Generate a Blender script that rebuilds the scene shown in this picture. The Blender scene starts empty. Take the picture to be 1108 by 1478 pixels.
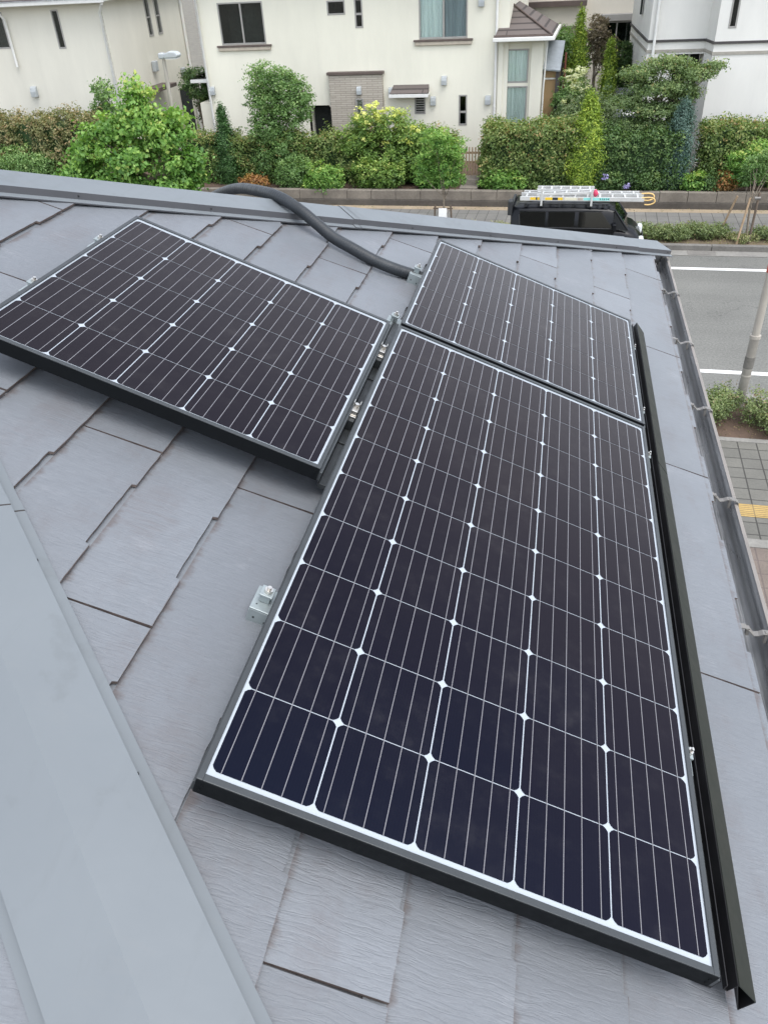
import bpy, bmesh, math, random
import numpy as np
from mathutils import Matrix, Vector
random.seed(7)
RNG = np.random.default_rng(11)
R = math.radians
scene = bpy.context.scene
col = scene.collection

# ------------------------------------------------------------------ camera
cam_d = bpy.data.cameras.new("camera")
cam = bpy.data.objects.new("camera", cam_d); col.objects.link(cam)
cam_d.sensor_fit = 'VERTICAL'; cam_d.sensor_height = 24.0; cam_d.lens = 24 * 1140.8 / 1478
cam_d.clip_start = 0.05; cam_d.clip_end = 600
rx = Vector((0.97284961, 0.22628057, -0.04858739))
dn = Vector((0.0940247, -0.57825582, -0.81041938))
fw = Vector((-0.2114781, 0.78384776, -0.58383191))
cm = Matrix((( rx.x, -dn.x, -fw.x), (rx.y, -dn.y, -fw.y), (rx.z, -dn.z, -fw.z))).to_4x4()
cam.matrix_world = Matrix.Translation((0.44896667, -0.62003205, 7.5)) @ cm
scene.camera = cam

# ------------------------------------------------------------------ light
SUN_EL, SUN_AZ = R(66), R(128)          # azimuth measured from +Y towards +X
world = bpy.data.worlds.new("World"); scene.world = world; world.use_nodes = True
wt = world.node_tree; wt.nodes.clear()
wo = wt.nodes.new('ShaderNodeOutputWorld'); bg = wt.nodes.new('ShaderNodeBackground')
sky = wt.nodes.new('ShaderNodeTexSky'); sky.sky_type = 'NISHITA'; sky.sun_disc = False
sky.sun_elevation = SUN_EL; sky.sun_rotation = SUN_AZ
sky.air_density = 1.0; sky.dust_density = 2.0; sky.ozone_density = 1.0
hs = wt.nodes.new('ShaderNodeHueSaturation'); hs.inputs['Saturation'].default_value = 0.38
wt.links.new(sky.outputs[0], hs.inputs['Color']); wt.links.new(hs.outputs[0], bg.inputs['Color'])
bg.inputs['Strength'].default_value = 0.15
wt.links.new(bg.outputs[0], wo.inputs[0])
sd = bpy.data.lights.new("sun", 'SUN'); sd.energy = 0.62; sd.angle = R(40); sd.color = (1.0, 0.985, 0.96)
sun = bpy.data.objects.new("sun", sd); col.objects.link(sun)
sdir = Vector((math.sin(SUN_AZ) * math.cos(SUN_EL), math.cos(SUN_AZ) * math.cos(SUN_EL), math.sin(SUN_EL)))
sun.rotation_euler = sdir.to_track_quat('Z', 'Y').to_euler(); sun.location = (0, 0, 40)
scene.view_settings.view_transform = 'Standard'; scene.view_settings.look = 'None'
scene.view_settings.exposure = 1.52; scene.view_settings.gamma = 1.0
scene.render.engine = 'CYCLES'

# ------------------------------------------------------------------ materials
def srgb(r, g, b):
    f = lambda c: (c / 255 / 12.92) if c / 255 <= 0.04045 else ((c / 255 + 0.055) / 1.055) ** 2.4
    return (f(r), f(g), f(b), 1)
class NT:
    def __init__(s, name):
        s.m = bpy.data.materials.new(name); s.m.use_nodes = True; s.t = s.m.node_tree
        s.p = s.t.nodes['Principled BSDF']; s.out = s.t.nodes['Material Output']
    def n(s, typ, **kw):
        x = s.t.nodes.new(typ)
        for k, v in kw.items(): setattr(x, k, v)
        return x
    def l(s, a, b): s.t.links.new(a, b)
    def coord(s, kind='Object', scale=(1, 1, 1), rot=(0, 0, 0)):
        tc = s.n('ShaderNodeTexCoord'); mp = s.n('ShaderNodeMapping')
        mp.inputs['Scale'].default_value = scale; mp.inputs['Rotation'].default_value = rot
        s.l(tc.outputs[kind], mp.inputs[0]); return mp.outputs[0]
    def noise(s, vec, scale=5, detail=4, rough=.55, out='Fac'):
        x = s.n('ShaderNodeTexNoise'); x.inputs['Scale'].default_value = scale
        x.inputs['Detail'].default_value = detail; x.inputs['Roughness'].default_value = rough
        s.l(vec, x.inputs['Vector']); return x.outputs[out]
    def ramp(s, fac, stops):
        x = s.n('ShaderNodeValToRGB'); e = x.color_ramp.elements
        while len(e) < len(stops): e.new(0.5)
        for i, (p, c) in enumerate(stops): e[i].position = p; e[i].color = c if len(c) == 4 else (*c, 1)
        s.l(fac, x.inputs[0]); return x.outputs[0]
    def mix(s, fac, a, b, mode='MIX'):
        x = s.n('ShaderNodeMix', data_type='RGBA', blend_type=mode)
        for inp, v in ((x.inputs[0], fac), (x.inputs[6], a), (x.inputs[7], b)):
            if hasattr(v, 'node'): s.l(v, inp)
            else: inp.default_value = v
        return x.outputs[2]
    def math(s, op, a, b=0.0, c=None):
        x = s.n('ShaderNodeMath', operation=op)
        for i, v in enumerate((a, b, c)):
            if v is None: continue
            if hasattr(v, 'node'): s.l(v, x.inputs[i])
            else: x.inputs[i].default_value = v
        return x.outputs[0]
    def bump(s, h, strength=.3, dist=.01):
        x = s.n('ShaderNodeBump'); x.inputs['Strength'].default_value = strength
        x.inputs['Distance'].default_value = dist; s.l(h, x.inputs['Height']); s.l(x.outputs[0], s.p.inputs['Normal'])
    def base(s, c):
        if hasattr(c, 'node'): s.l(c, s.p.inputs['Base Color'])
        else: s.p.inputs['Base Color'].default_value = c
    def rough(s, v): 
        if hasattr(v, 'node'): s.l(v, s.p.inputs['Roughness'])
        else: s.p.inputs['Roughness'].default_value = v
BW = lambda v: (v, v, v, 1)
def mat(name, c, rough=.6, metal=0, var=.12, nscale=6, bump=0.0, bscale=60, spec=.5, stretch=(1, 1, 1)):
    a = NT(name); v = a.coord('Object', stretch)
    f = a.noise(v, nscale, 5)
    lo = tuple(x * (1 - var) for x in c[:3]) + (1,); hi = tuple(min(1, x * (1 + var)) for x in c[:3]) + (1,)
    a.base(a.ramp(f, [(.3, lo), (.7, hi)])); a.p.inputs['Metallic'].default_value = metal
    a.rough(a.ramp(a.noise(v, nscale * 2.3, 3), [(.3, BW(max(.03, rough * .85))), (.7, BW(min(1, rough * 1.15)))]))
    a.p.inputs['Specular IOR Level'].default_value = spec
    if bump: a.bump(a.noise(v, bscale, 4), bump, .004)
    return a.m
M = {}
# slate
def slate(residue=True):
    a = NT('slate'); v = a.coord('Object')
    big = a.noise(v, 1.1, 4, .6)
    warp = a.n('ShaderNodeVectorMath', operation='MULTIPLY_ADD')
    nz = a.noise(v, 14, 3, .5, 'Color'); a.l(nz, warp.inputs[0]); warp.inputs[1].default_value = (.012, .016, .012); a.l(v, warp.inputs[2])
    mp = a.n('ShaderNodeMapping'); mp.inputs['Scale'].default_value = (13, 120, 13); a.l(warp.outputs[0], mp.inputs[0])
    rip = a.noise(mp.outputs[0], 1.0, 5, .62)
    fine = a.noise(a.coord('Object', (40, 420, 40)), 1.0, 3, .6)
    at = a.n('ShaderNodeAttribute', attribute_name='tone')
    c = a.ramp(big, [(.25, (.112, .123, .136, 1)), (.75, (.154, .166, .181, 1))])
    c = a.mix(1.0, c, a.ramp(at.outputs['Fac'], [(0, BW(.91)), (1, BW(1.08))]), 'MULTIPLY')
    c = a.mix(.22, c, a.mix(1.0, c, a.ramp(rip, [(.28, BW(.66)), (.5, BW(1.0)), (.75, BW(1.2))]), 'MULTIPLY'))
    c = a.mix(.18, c, a.mix(1.0, c, a.ramp(fine, [(.3, BW(.6)), (.7, BW(1.35))]), 'MULTIPLY'))
    st = a.noise(a.coord('Object', (3.2, 1.5, 1)), 2.1, 6, .68)
    st2 = a.math('MULTIPLY', a.ramp(st, [(.50, BW(0)), (.64, BW(1))]), a.ramp(rip, [(.36, BW(.1)), (.58, BW(1))]))
    c = a.mix(a.math('MULTIPLY', st2, .42), c, (.098, .088, .090, 1))
    pale = a.noise(a.coord('Object', (2.0, 3.0, 1)), 2.6, 5, .7)
    c = a.mix(a.math('MULTIPLY', a.math('MULTIPLY', a.ramp(pale, [(.58, BW(0)), (.75, BW(1))]), a.ramp(fine, [(.4, BW(0)), (.6, BW(1))])), .35), c, (.27, .275, .29, 1))
    if residue:
        dp = a.n('ShaderNodeVectorMath', operation='DOT_PRODUCT'); a.l(v, dp.inputs[0]); dp.inputs[1].default_value = (CT, 0, -ST)
        u = a.math('FRACT', a.math('MULTIPLY', a.math('ADD', dp.outputs['Value'], 20 * .182 + .2), 1 / .182))      # 0 at the butt edge above, 1 at the tile's own butt
        w = a.noise(a.coord('Object', (9, 26, 9)), 1.0, 4, .7)
        lim = a.math('MULTIPLY_ADD', a.math('SUBTRACT', w, .44), .36, .042)
        k = a.math('MINIMUM', 1.0, a.math('MAXIMUM', 0.0, a.math('MULTIPLY', a.math('SUBTRACT', lim, u), 14.0)))
        top = a.math('MINIMUM', 1.0, a.math('MAXIMUM', 0.0, a.math('MULTIPLY', a.math('SUBTRACT', u, .985), 90.0)))
        c = a.mix(a.math('MULTIPLY', k, .62), c, (.070, .050, .043, 1))
    sp = a.noise(v, 230, 2, .6); c = a.mix(a.math('MULTIPLY', a.ramp(sp, [(.66, BW(0)), (.74, BW(1))]), .3), c, (.085, .085, .095, 1))
    a.base(c)
    a.rough(a.ramp(rip, [(.3, BW(.55)), (.7, BW(.72))]))
    a.p.inputs['Specular IOR Level'].default_value = .5
    a.p.inputs['Coat Weight'].default_value = .35; a.p.inputs['Coat Roughness'].default_value = .28
    msk = a.ramp(a.noise(v, 2.3, 4, .6), [(.36, BW(.22)), (.62, BW(1))])
    wr = a.n('ShaderNodeMapping'); wr.inputs['Scale'].default_value = (9, 95, 9); a.l(warp.outputs[0], wr.inputs[0])
    wrn = a.noise(wr.outputs[0], 1.0, 3, .5)
    crease = a.ramp(wrn, [(.44, BW(1)), (.50, BW(.55)), (.56, BW(1))])
    hgt = a.math('ADD', a.math('MULTIPLY', a.math('ADD', a.math('MULTIPLY', rip, .7), a.math('MULTIPLY', crease, .8)), msk), a.math('ADD', a.math('MULTIPLY', a.noise(v, 150, 4, .7), .45), a.math('MULTIPLY', fine, .15)))
    a.bump(hgt, .62, .0024)
    return a.m
TH = R(22.2); CT, ST, TT = math.cos(TH), math.sin(TH), math.tan(TH)
M['slate'] = slate(); M['slate_plain'] = slate(False)
M['butt'] = mat('slate_butt_edge', (.10, .078, .07, 1), .9, 0, .35, 60)
M['joint'] = mat('joint_shadow', (.03, .027, .026, 1), .9)
def capmetal():
    a = NT('cap_metal'); v = a.coord('Object')
    c = a.ramp(a.noise(v, 2.2, 5, .6), [(.3, (.130, .146, .157, 1)), (.7, (.146, .163, .174, 1))])
    sm = a.noise(a.coord('Object', (1.0, 1.0, 1.0), (0, 0, .6)), 7.5, 5, .6)
    sc = a.noise(a.coord('Object', (3.5, 14, 3.5), (0, 0, .75)), 2.2, 5, .7)
    c = a.mix(a.math('MULTIPLY', a.ramp(sc, [(.58, BW(0)), (.64, BW(1))]), .35), c, (.146, .160, .168, 1))
    dr = a.noise(a.coord('Object', (30, 2.2, 30), (0, 0, .78)), 1.0, 4, .6)
    c = a.mix(a.math('MULTIPLY', a.ramp(dr, [(.55, BW(0)), (.75, BW(1))]), .22), c, (.098, .108, .112, 1))
    c = a.mix(a.math('MULTIPLY', a.ramp(sm, [(.58, BW(0)), (.64, BW(1)), (.72, BW(0))]), .28), c, (.098, .108, .112, 1))
    a.base(c); a.rough(a.ramp(a.noise(v, 5, 4), [(.3, BW(.46)), (.7, BW(.58))]))
    a.p.inputs['Specular IOR Level'].default_value = .45
    a.bump(a.noise(v, 7, 3), .22, .012); return a.m
M['cap'] = capmetal()
M['cap2'] = mat('cap_side_shaded', (.065, .067, .074, 1), .5, 0, .08)  # cap metal darkened: shade of the upright drop faces is in the colour
# panel
def cellmat():
    a = NT('solar_cell'); at = a.n('ShaderNodeAttribute', attribute_name='tone')
    v = a.coord('Object')
    w = a.n('ShaderNodeTexWave', wave_type='BANDS', bands_direction='X'); w.inputs['Scale'].default_value = 60
    w.inputs['Distortion'].default_value = 1.5; a.l(v, w.inputs['Vector'])
    c = a.ramp(at.outputs['Fac'], [(0, (.0016, .0016, .0030, 1)), (1, (.0034, .0026, .0030, 1))])
    c = a.mix(.12, c, a.mix(1.0, c, a.ramp(w.outputs['Fac'], [(0, BW(.5)), (1, BW(2.2))]), 'MULTIPLY'))
    dust = a.noise(v, 4.0, 6, .7); spots = a.noise(v, 26, 3, .6)
    c = a.mix(a.math('MULTIPLY', a.math('MULTIPLY', a.ramp(dust, [(.45, BW(0)), (.75, BW(1))]), a.ramp(spots, [(.45, BW(.2)), (.7, BW(1))])), .05), c, (.30, .29, .27, 1))
    a.base(c); a.rough(.32); a.p.inputs['IOR'].default_value = 1.52; a.p.inputs['Specular IOR Level'].default_value = .5
    a.p.inputs['Thin Film Thickness'].default_value = 123; a.p.inputs['Thin Film IOR'].default_value = 1.34
    a.p.inputs['Coat Weight'].default_value = 1.0; a.p.inputs['Coat IOR'].default_value = 1.07
    a.l(a.ramp(dust, [(.3, BW(.03)), (.7, BW(.10))]), a.p.inputs['Coat Roughness'])
    return a.m
M['cell'] = cellmat()
def glassy(name, c, rough=.4, coat=1.0, metal=0):
    a = NT(name); a.base(c); a.rough(rough); a.p.inputs['Metallic'].default_value = metal
    a.p.inputs['Coat Weight'].default_value = coat; a.p.inputs['Coat Roughness'].default_value = .06
    return a.m
M['sheet'] = glassy('back_sheet', (.32, .355, .39, 1))
M['bus'] = glassy('busbar', (.155, .15, .16, 1), .35)
M['frame'] = mat('black_anodised_frame', (.045, .050, .053, 1), .42, .35, .1, 20)
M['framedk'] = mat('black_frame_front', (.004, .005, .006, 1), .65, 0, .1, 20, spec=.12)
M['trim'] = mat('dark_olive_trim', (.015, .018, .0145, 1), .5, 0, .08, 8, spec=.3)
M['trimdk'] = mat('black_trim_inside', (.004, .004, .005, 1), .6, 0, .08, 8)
M['galv'] = mat('galvanised_steel', (.29, .33, .335, 1), .42, .45, .12, 30)
M['steel'] = mat('stainless_steel', (.62, .60, .56, 1), .28, .9, .1, 40)
M['hose'] = mat('grey_black_conduit', (.022, .026, .030, 1), .5, 0, .15, 14, .2, 90, .4)
M['gutter'] = mat('gutter_inside', (.19, .195, .20, 1), .3, 0, .35, 3, .5, 14, .7, (6, 1, 2))
M['gutterrim'] = mat('gutter_rim', (.24, .22, .20, 1), .5)
M['drip'] = mat('eave_drip_flashing', (.17, .145, .13, 1), .7, 0, .25, 9)
M['strap'] = mat('bracket_metal', (.21, .20, .185, 1), .4, .4)
# setting
def asphalt():
    a = NT('asphalt'); v = a.coord('Object')
    c = a.ramp(a.noise(v, .35, 5), [(.3, (.125, .125, .114, 1)), (.7, (.158, .158, .144, 1))])
    sp = a.noise(v, 22, 3, .8)
    c = a.mix(.7, c, a.mix(1.0, c, a.ramp(sp, [(.3, BW(.6)), (.5, BW(1)), (.7, BW(1.45))]), 'MULTIPLY'))
    tr = a.noise(a.coord('Object', (.05, 1.2, 1)), 1.0, 3); c = a.mix(.35, c, a.mix(1.0, c, a.ramp(tr, [(.35, BW(.8)), (.65, BW(1.12))]), 'MULTIPLY'))
    ck = a.noise(v, .55, 6, .62); ck2 = a.noise(v, .23, 2, .5)
    c = a.mix(a.math('MULTIPLY', a.math('MULTIPLY', a.ramp(ck, [(.494, BW(0)), (.5, BW(1)), (.506, BW(0))]), a.ramp(ck2, [(.48, BW(0)), (.56, BW(1))])), .55), c, (.035, .035, .034, 1))
    oil = a.noise(v, 1.7, 5, .7); c = a.mix(a.math('MULTIPLY', a.ramp(oil, [(.6, BW(0)), (.72, BW(1))]), .22), c, (.06, .06, .058, 1))
    a.base(c); a.rough(.9); a.bump(sp, .5, .01); return a.m
M['asphalt'] = asphalt()
def pavers(name, c1, c2, mortar, bw, rh, msize=.012, off=.0, rot=0):
    a = NT(name); v = a.coord('Object', (1, 1, 1), (0, 0, rot))
    b = a.n('ShaderNodeTexBrick'); a.l(v, b.inputs['Vector']); b.inputs['Color1'].default_value = c1; b.inputs['Color2'].default_value = c2
    b.inputs['Mortar'].default_value = mortar; b.inputs['Scale'].default_value = 1; b.inputs['Mortar Size'].default_value = msize
    b.inputs['Brick Width'].default_value = bw; b.inputs['Row Height'].default_value = rh; b.offset = off; b.inputs['Mortar Smooth'].default_value = .2
    c = a.mix(.6, b.outputs['Color'], a.mix(1.0, b.outputs['Color'], a.ramp(a.noise(v, 1.2, 5, .65), [(.3, BW(.72)), (.7, BW(1.22))]), 'MULTIPLY'))
    sp = a.noise(v, 25, 3, .7); c = a.mix(.4, c, a.mix(1.0, c, a.ramp(sp, [(.3, BW(.75)), (.7, BW(1.25))]), 'MULTIPLY'))
    a.base(c); a.rough(.85); a.bump(a.math('SUBTRACT', sp, b.outputs['Fac']), .4, .01); return a.m
M['pave_far'] = pavers('far_pavers', (.135, .132, .122, 1), (.155, .15, .137, 1), (.065, .062, .056, 1), .33, .62)
M['pave_near'] = pavers('near_pavers', (.115, .112, .098, 1), (.135, .13, .112, 1), (.04, .038, .033, 1), .31, .31)
M['pave_brown'] = pavers('brown_pavers', (.13, .105, .088, 1), (.15, .12, .10, 1), (.10, .08, .07, 1), .3, .3)
M['tactile'] = pavers('yellow_tactile', (.34, .23, .075, 1), (.38, .26, .09, 1), (.18, .13, .06, 1), .31, .05, .010)
M['beige'] = pavers('beige_pavers', (.27, .215, .145, 1), (.30, .24, .165, 1), (.26, .21, .15, 1), .31, .5)
def concrete(name, c, var=.25, joint=None):
    a = NT(name); v = a.coord('Object')
    f = a.noise(v, 1.3, 6, .7); g = a.noise(v, 18, 4, .7)
    lo = tuple(x * (1 - var) for x in c) + (1,); hi = tuple(x * (1 + var) for x in c) + (1,)
    k = a.ramp(f, [(.3, lo), (.7, hi)]); k = a.mix(.5, k, a.mix(1.0, k, a.ramp(g, [(.3, BW(.7)), (.7, BW(1.25))]), 'MULTIPLY'))
    a.base(k); a.rough(.9); a.bump(g, .4, .01); return a.m
M['conc'] = concrete('concrete', (.15, .142, .128)); M['conclt'] = concrete('pale_concrete', (.20, .193, .175), .2)
M['concdk'] = concrete('stained_concrete', (.075, .066, .056), .35)
M['stone'] = concrete('planter_stone', (.165, .145, .12), .32)
M['soil'] = concrete('soil', (.085, .055, .038), .35)
M['litter'] = concrete('leaf_litter', (.15, .115, .07), .4)
M['lot'] = concrete('lot_ground', (.13, .12, .095), .35)
def paint():
    a = NT('road_paint'); v = a.coord('Object'); w = a.noise(v, 9, 6, .75); k = a.noise(v, 1.1, 3, .6)
    a.base(a.mix(a.math('MULTIPLY', a.ramp(w, [(.50, BW(0)), (.66, BW(1))]), a.ramp(k, [(.35, BW(.15)), (.7, BW(.75))])), (.66, .66, .64, 1), (.20, .20, .19, 1))); a.rough(.8); return a.m
M['paint'] = paint()
def stucco(name, c, var=.05):
    a = NT(name); v = a.coord('Object')
    f = a.noise(a.coord('Object', (1, 1, .35)), .55, 6, .65); g = a.noise(v, 45, 3, .6)
    lo = tuple(x * (1 - var * 1.6) for x in c) + (1,); hi = tuple(x * (1 + var) for x in c) + (1,)
    k = a.ramp(f, [(.3, lo), (.65, hi)])
    dr = a.noise(a.coord('Object', (2.6, 2.6, .18)), 1.0, 5, .7)
    k = a.mix(a.math('MULTIPLY', a.ramp(dr, [(.55, BW(0)), (.78, BW(1))]), .16), k, tuple(x * .72 for x in c) + (1,))
    a.base(k); a.rough(.9); a.bump(g, .35, .012); return a.m
M['wall_main'] = stucco('cream_stucco', (.71, .69, .585)); M['wall_left'] = stucco('grey_cream_stucco', (.63, .61, .53))
M['wall_right'] = stucco('white_stucco', (.70, .69, .65)); M['wall_back'] = stucco('ivory_stucco', (.68, .64, .55))
M['wall_own'] = stucco('own_wall', (.5, .48, .42))
M['white'] = mat('white_pvc', (.68, .68, .65, 1), .45, 0, .05); M['grey'] = mat('grey_plastic', (.36, .385, .39, 1), .5, 0, .1)
M['alu'] = mat('window_aluminium', (.34, .33, .31, 1), .42, .3, .06); M['band'] = mat('dark_band', (.055, .05, .05, 1), .6)
M['band2'] = mat('taupe_band', (.33, .31, .27, 1), .7)
M['sill'] = mat('stone_sill', (.42, .37, .30, 1), .8); M['brown'] = mat('brown_trim', (.10, .075, .065, 1), .6)
M['dark'] = mat('dark_interior', (.016, .020, .019, 1), .9); M['room'] = mat('room_interior', (.09, .09, .085, 1), .9)
def curtain(name, c):
    a = NT(name); w = a.n('ShaderNodeTexNoise'); v = a.coord('Object', (14, 1, .3)); f = a.noise(v, 1, 3)
    a.base(a.ramp(f, [(.3, tuple(x * .75 for x in c) + (1,)), (.7, tuple(min(1, x * 1.15) for x in c) + (1,))])); a.rough(.9); return a.m
M['curtain'] = curtain('pale_blue_curtain', (.84, .89, .93)); M['curtain2'] = curtain('grey_curtain', (.34, .38, .43)); M['curtain3'] = curtain('mint_curtain', (.90, .93, .90))
def winglass(name='window_glass', tint=.98):
    a = NT(name); t = a.t; t.nodes.remove(a.p)
    tr = a.n('ShaderNodeBsdfTransparent'); tr.inputs[0].default_value = (tint * .95, tint, tint * .98, 1)
    gl = a.n('ShaderNodeBsdfGlossy'); gl.inputs['Roughness'].default_value = .03
    fr = a.n('ShaderNodeFresnel'); fr.inputs['IOR'].default_value = 1.55
    mx = a.n('ShaderNodeMixShader'); a.l(a.math('MULTIPLY', fr.outputs[0], .9), mx.inputs[0]); a.l(tr.outputs[0], mx.inputs[1]); a.l(gl.outputs[0], mx.inputs[2])
    a.l(mx.outputs[0], a.out.inputs[0]); return a.m
M['glass'] = winglass(); M['carglass'] = winglass('tinted_glass', .35)
def tiles(name, c1, c2, mortar, bw, rh, ms):
    a = NT(name); tc = a.n('ShaderNodeTexCoord'); sx = a.n('ShaderNodeSeparateXYZ'); cx = a.n('ShaderNodeCombineXYZ')
    a.l(tc.outputs['Object'], sx.inputs[0]); a.l(sx.outputs['X'], cx.inputs['X']); a.l(sx.outputs['Z'], cx.inputs['Y'])
    b = a.n('ShaderNodeTexBrick'); a.l(cx.outputs[0], b.inputs['Vector']); b.inputs['Color1'].default_value = c1; b.inputs['Color2'].default_value = c2
    b.inputs['Mortar'].default_value = mortar; b.inputs['Scale'].default_value = 1; b.inputs['Mortar Size'].default_value = ms
    b.inputs['Brick Width'].default_value = bw; b.inputs['Row Height'].default_value = rh
    a.base(b.outputs['Color']); a.rough(.8); a.bump(a.math('SUBTRACT', 1.0, b.outputs['Fac']), .5, .01); return a.m
M['brick'] = tiles('taupe_brick_tile', (.37, .335, .28, 1), (.44, .40, .34, 1), (.25, .225, .19, 1), .42, .075, .009)
M['rooftile'] = tiles('brown_roof_tile', (.105, .088, .080, 1), (.13, .108, .098, 1), (.045, .037, .034, 1), 6, .16, .02)
M['ownroof'] = M['slate']
M['wood'] = mat('brown_wood', (.30, .215, .135, 1), .8, 0, .2, 8); M['bark'] = mat('bark', (.20, .165, .125, 1), .9, 0, .3, 14, .5, 40)
M['barkdk'] = mat('dark_bark', (.10, .075, .055, 1), .9, 0, .3, 14, .5, 40)
M['pole'] = mat('painted_pole', (.345, .32, .28, 1), .5, 0, .08, 3); M['poledk'] = mat('pole_sheet_patch', (.24, .225, .20, 1), .4)
M['red'] = mat('red_band', (.36, .05, .03, 1), .5); M['tan'] = mat('tan_sheet', (.36, .24, .12, 1), .7, 0, .15, 1.5)
M['shedroof'] = mat('shed_roof', (.26, .29, .31, 1), .4)
M['carblack'] = glassy('black_car_paint', (.0022, .003, .0045, 1), .3, .12); M['carblack'].node_tree.nodes['Principled BSDF'].inputs['Specular IOR Level'].default_value = .22; M['carsilver'] = glassy('silver_paint', (.42, .44, .46, 1), .3)
M['rubber'] = mat('rubber', (.02, .02, .02, 1), .8); M['plastic'] = mat('black_plastic', (.02, .022, .024, 1), .45)
M['alum'] = mat('ladder_aluminium', (.66, .665, .65, 1), .35, .5, .08); M['yellow'] = mat('yellow_sticker', (.72, .48, .03, 1), .5, 0, .02)
M['turq'] = mat('turquoise_sticker', (.25, .62, .58, 1), .5, 0, .02); M['cream'] = mat('cream_sticker', (.62, .60, .45, 1), .5, 0, .02)
M['cloth'] = mat('pink_red_cloth', (.55, .06, .12, 1), .9); M['hook'] = mat('ochre_hook', (.62, .42, .16, 1), .6)
M['headlamp'] = glassy('headlamp', (.75, .78, .78, 1), .1); M['paper'] = mat('white_sign', (.78, .78, .76, 1), .6, 0, .03)
M['teal'] = glassy('teal_sunshade', (.22, .42, .38, 1), .5)

def leafmat(name, stops, trans=.3, rough=.5):
    a = NT(name); at = a.n('ShaderNodeAttribute', attribute_name='tone')
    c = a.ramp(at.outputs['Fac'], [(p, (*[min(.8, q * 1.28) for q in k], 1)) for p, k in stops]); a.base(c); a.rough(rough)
    a.p.inputs['Specular IOR Level'].default_value = .35
    tl = a.n('ShaderNodeBsdfTranslucent'); a.l(a.mix(1.0, c, (1.15, 1.25, .6, 1), 'MULTIPLY'), tl.inputs[0])
    mx = a.n('ShaderNodeMixShader'); mx.inputs[0].default_value = trans
    a.l(a.p.outputs[0], mx.inputs[1]); a.l(tl.outputs[0], mx.inputs[2]); a.l(mx.outputs[0], a.out.inputs[0]); return a.m
L = {
 'bright': leafmat('bright_green_leaves', [(0, (.048, .120, .025)), (.5, (.130, .250, .055)), (.85, (.24, .36, .09)), (1, (.34, .38, .11))], .36),
 'mid': leafmat('mid_green_leaves', [(0, (.055, .11, .033)), (.6, (.125, .215, .070)), (1, (.23, .32, .12))], .35),
 'photinia': leafmat('photinia_leaves', [(0, (.050, .090, .025)), (.5, (.125, .185, .052)), (.82, (.215, .24, .085)), (1, (.30, .20, .09))], .3),
 'yellowgreen': leafmat('yellow_green_leaves', [(0, (.05, .10, .025)), (.5, (.12, .205, .045)), (.85, (.22, .30, .07)), (1, (.42, .45, .15))], .3),
 'bronze': leafmat('bronze_leaves', [(0, (.070, .095, .035)), (.5, (.16, .165, .070)), (1, (.30, .22, .12))], .3),
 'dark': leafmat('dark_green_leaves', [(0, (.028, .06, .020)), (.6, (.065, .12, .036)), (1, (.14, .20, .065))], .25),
 'conifer': leafmat('conifer_green', [(0, (.022, .06, .016)), (.7, (.05, .115, .03)), (1, (.09, .17, .05))], .15),
 'gold': leafmat('golden_conifer', [(0, (.085, .145, .022)), (.5, (.20, .29, .04)), (1, (.40, .45, .07))], .3),
 'blue': leafmat('blue_juniper', [(0, (.035, .070, .056)), (.6, (.075, .13, .105)), (1, (.13, .20, .165))], .15),
 'maple': leafmat('maple_leaves', [(0, (.055, .095, .035)), (.5, (.12, .175, .070)), (.9, (.20, .26, .10)), (1, (.30, .25, .12))], .35),
 'olive': leafmat('olive_leaves', [(0, (.06, .095, .04)), (.6, (.12, .165, .075)), (1, (.19, .23, .12))], .3),
 'brownleaf': leafmat('brownish_leaves', [(0, (.09, .08, .05)), (.6, (.17, .14, .09)), (1, (.26, .20, .14))], .25),
 'cream': leafmat('cream_flowers', [(0, (.50, .52, .26)), (1, (.72, .72, .50))], .3),
 'flower': leafmat('lime_flowers', [(0, (.42, .46, .09)), (1, (.68, .68, .24))], .3),
 'orange': leafmat('orange_leaves', [(0, (.12, .10, .035)), (.5, (.27, .12, .05)), (1, (.36, .24, .07))], .3),
 'hydr': leafmat('violet_flowers', [(0, (.22, .20, .42)), (1, (.36, .32, .55))], .2),
 'azalea': leafmat('azalea_leaves', [(0, (.06, .085, .035)), (.5, (.125, .165, .065)), (.9, (.21, .25, .105)), (1, (.22, .15, .09))], .3),
 'weed': leafmat('weed_leaves', [(0, (.10, .13, .05)), (.6, (.19, .21, .09)), (1, (.32, .30, .15))], .3),
}

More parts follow.
